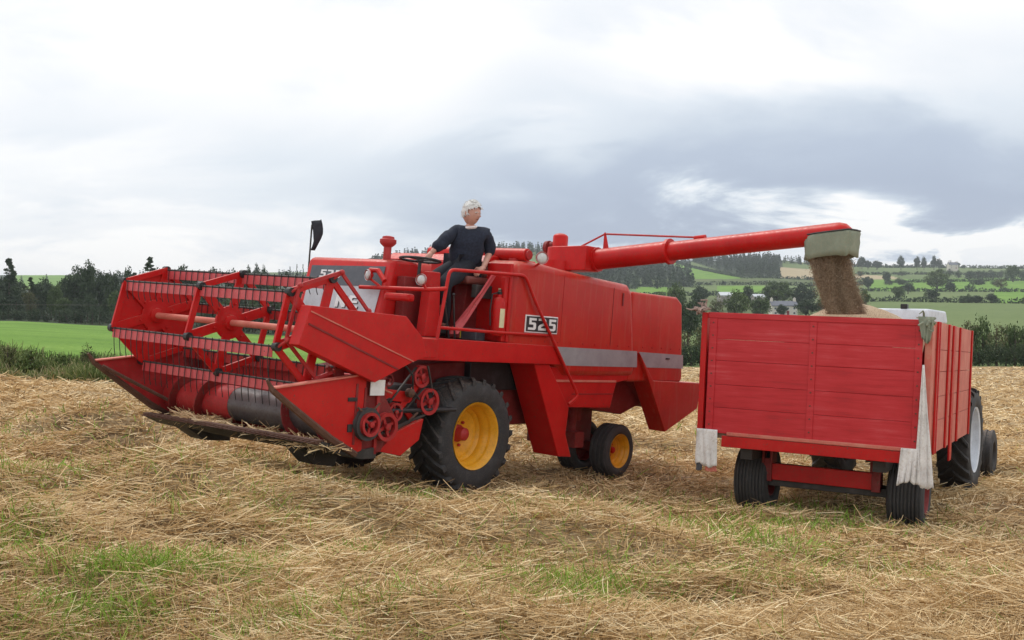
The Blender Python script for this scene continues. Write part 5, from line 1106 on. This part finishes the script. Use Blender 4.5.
# banks of cloud: az = x/y, el = z/y
yy = math_('MAXIMUM', sx.outputs[1], .05); az = math_('DIVIDE', sx.outputs[0], yy); el = math_('DIVIDE', sx.outputs[2], yy)
front_ = math_('SMOOTH_MIN', math_('MULTIPLY', math_('MAXIMUM', sx.outputs[1], 0.), 4.), 1., .2)
wob = math_('MULTIPLY', math_('SUBTRACT', n1.outputs['Fac'], .5), .22)
def blob(a0, e0, sa, se, amp, tilt=0.):
    da = math_('SUBTRACT', az, a0); de = math_('SUBTRACT', math_('ADD', el, wob), e0); de = math_('SUBTRACT', de, math_('MULTIPLY', da, tilt))
    q = math_('ADD', math_('POWER', math_('ABSOLUTE', math_('DIVIDE', da, sa)), 2.), math_('POWER', math_('ABSOLUTE', math_('DIVIDE', de, se)), 2.))
    return math_('MULTIPLY', math_('EXPONENT', math_('MULTIPLY', q, -1.)), amp)
def bp_(px, py): return (px-512)/F, (320-py)/F
terms = []
for px, py, sa, se, amp, tl_ in ((900,190,.42,.055,.50,.05),(760,215,.30,.03,.28,0),(620,130,.16,.05,.20,.0),(500,90,.12,.07,.22,.2),(560,200,.2,.04,.25,0),(990,150,.18,.07,.35,.1),(600,30,.14,.06,.16,.1),(820,130,.25,.06,.18,.1),(400,165,.18,.03,.20,-.1),(330,195,.2,.03,.10,0),(60,245,.3,.015,.10,0),
        (980,238,.20,.016,-.85,-.02),(610,236,.12,.012,-.25,0),(730,60,.30,.05,-.32,-.1),(430,50,.08,.10,-.2,0),(150,90,.35,.16,-.12,0),(330,70,.10,.03,.14,.1),(120,110,.16,.025,.12,-.05),(60,190,.2,.03,.10,0),(250,140,.12,.02,.10,.1),(700,20,.16,.03,.12,0),(930,60,.12,.03,.14,.1),(380,20,.08,.02,.10,0),(560,150,.05,.02,-.15,0)):
    a, e = bp_(px, py); terms.append(blob(a, e, sa, se, amp, tl_))
s_ = terms[0]
for t in terms[1:]: s_ = math_('ADD', s_, t)
s_ = math_('MULTIPLY', s_, front_)
base_ = math_('ADD', math_('MULTIPLY', math_('SUBTRACT', n1.outputs['Fac'], .5), .95), math_('MULTIPLY', math_('SUBTRACT', n2.outputs['Fac'], .5), .5))
fac = math_('ADD', math_('ADD', s_, base_), .05, clamp=True)
cr = ramp(nt, fac, [(0, (1.0,1.0,1.0)), (.14, (.88,.905,.94)), (.30, (.76,.815,.88)), (.55, (.59,.66,.755)), (.8, (.47,.54,.66)), (1, (.41,.475,.60))])
skm = N(nt, 'ShaderNodeMix', data_type='RGBA', blend_type='MIX'); skm.inputs[0].default_value = .93
sc_ = N(nt, 'ShaderNodeVectorMath', operation='SCALE'); L(cr.outputs[0], sc_.inputs[0]); sc_.inputs['Scale'].default_value = 9.6
L(sky.outputs[0], skm.inputs[6]); L(sc_.outputs[0], skm.inputs[7]); L(skm.outputs[2], bg.inputs[0]); bg.inputs[1].default_value = .1
sl = bpy.data.lights.new('sun', 'SUN'); sl.energy = 1.5; sl.angle = math.radians(12); sl.color = (1,.96,.90); so_ = bpy.data.objects.new('sun', sl); COL.objects.link(so_)
sd3 = Vector((math.sin(SUN_ROT)*math.cos(SUN_EL), math.cos(SUN_ROT)*math.cos(SUN_EL), math.sin(SUN_EL))); so_.rotation_euler = sd3.to_track_quat('Z','Y').to_euler(); so_.location = (0,0,30)
cam = bpy.data.cameras.new('camera'); cam.sensor_width = 36; cam.lens = F/1024*36; cam.clip_end = 9000; cam.clip_start = .1
co = bpy.data.objects.new('camera', cam); COL.objects.link(co); co.rotation_euler = (math.pi/2,0,0); S.camera = co
S.view_settings.view_transform = 'Standard'; S.view_settings.look = 'None'; S.view_settings.gamma = 1; S.view_settings.exposure = .2
S.render.engine = 'CYCLES'; S.render.resolution_x = 1024; S.render.resolution_y = 640
S.cycles.max_bounces = 6; S.cycles.diffuse_bounces = 3

hz = MB().box(-3720,3720,-20,3895,-9,110).build('haze', bpy.data.materials.new('haze_air')); hm_ = hz.active_material; hm_.use_nodes = True; hn = hm_.node_tree; hn.nodes.remove(hn.nodes['Principled BSDF'])
pv = hn.nodes.new('ShaderNodeVolumePrincipled'); pv.inputs['Color'].default_value = (.86,.92,1,1); pv.inputs['Density'].default_value = HAZE; hn.links.new(pv.outputs[0], hn.nodes['Material Output'].inputs['Volume']); tag(hz, kind='stuff')
hz.data.update(); S.cycles.volume_bounces = 0
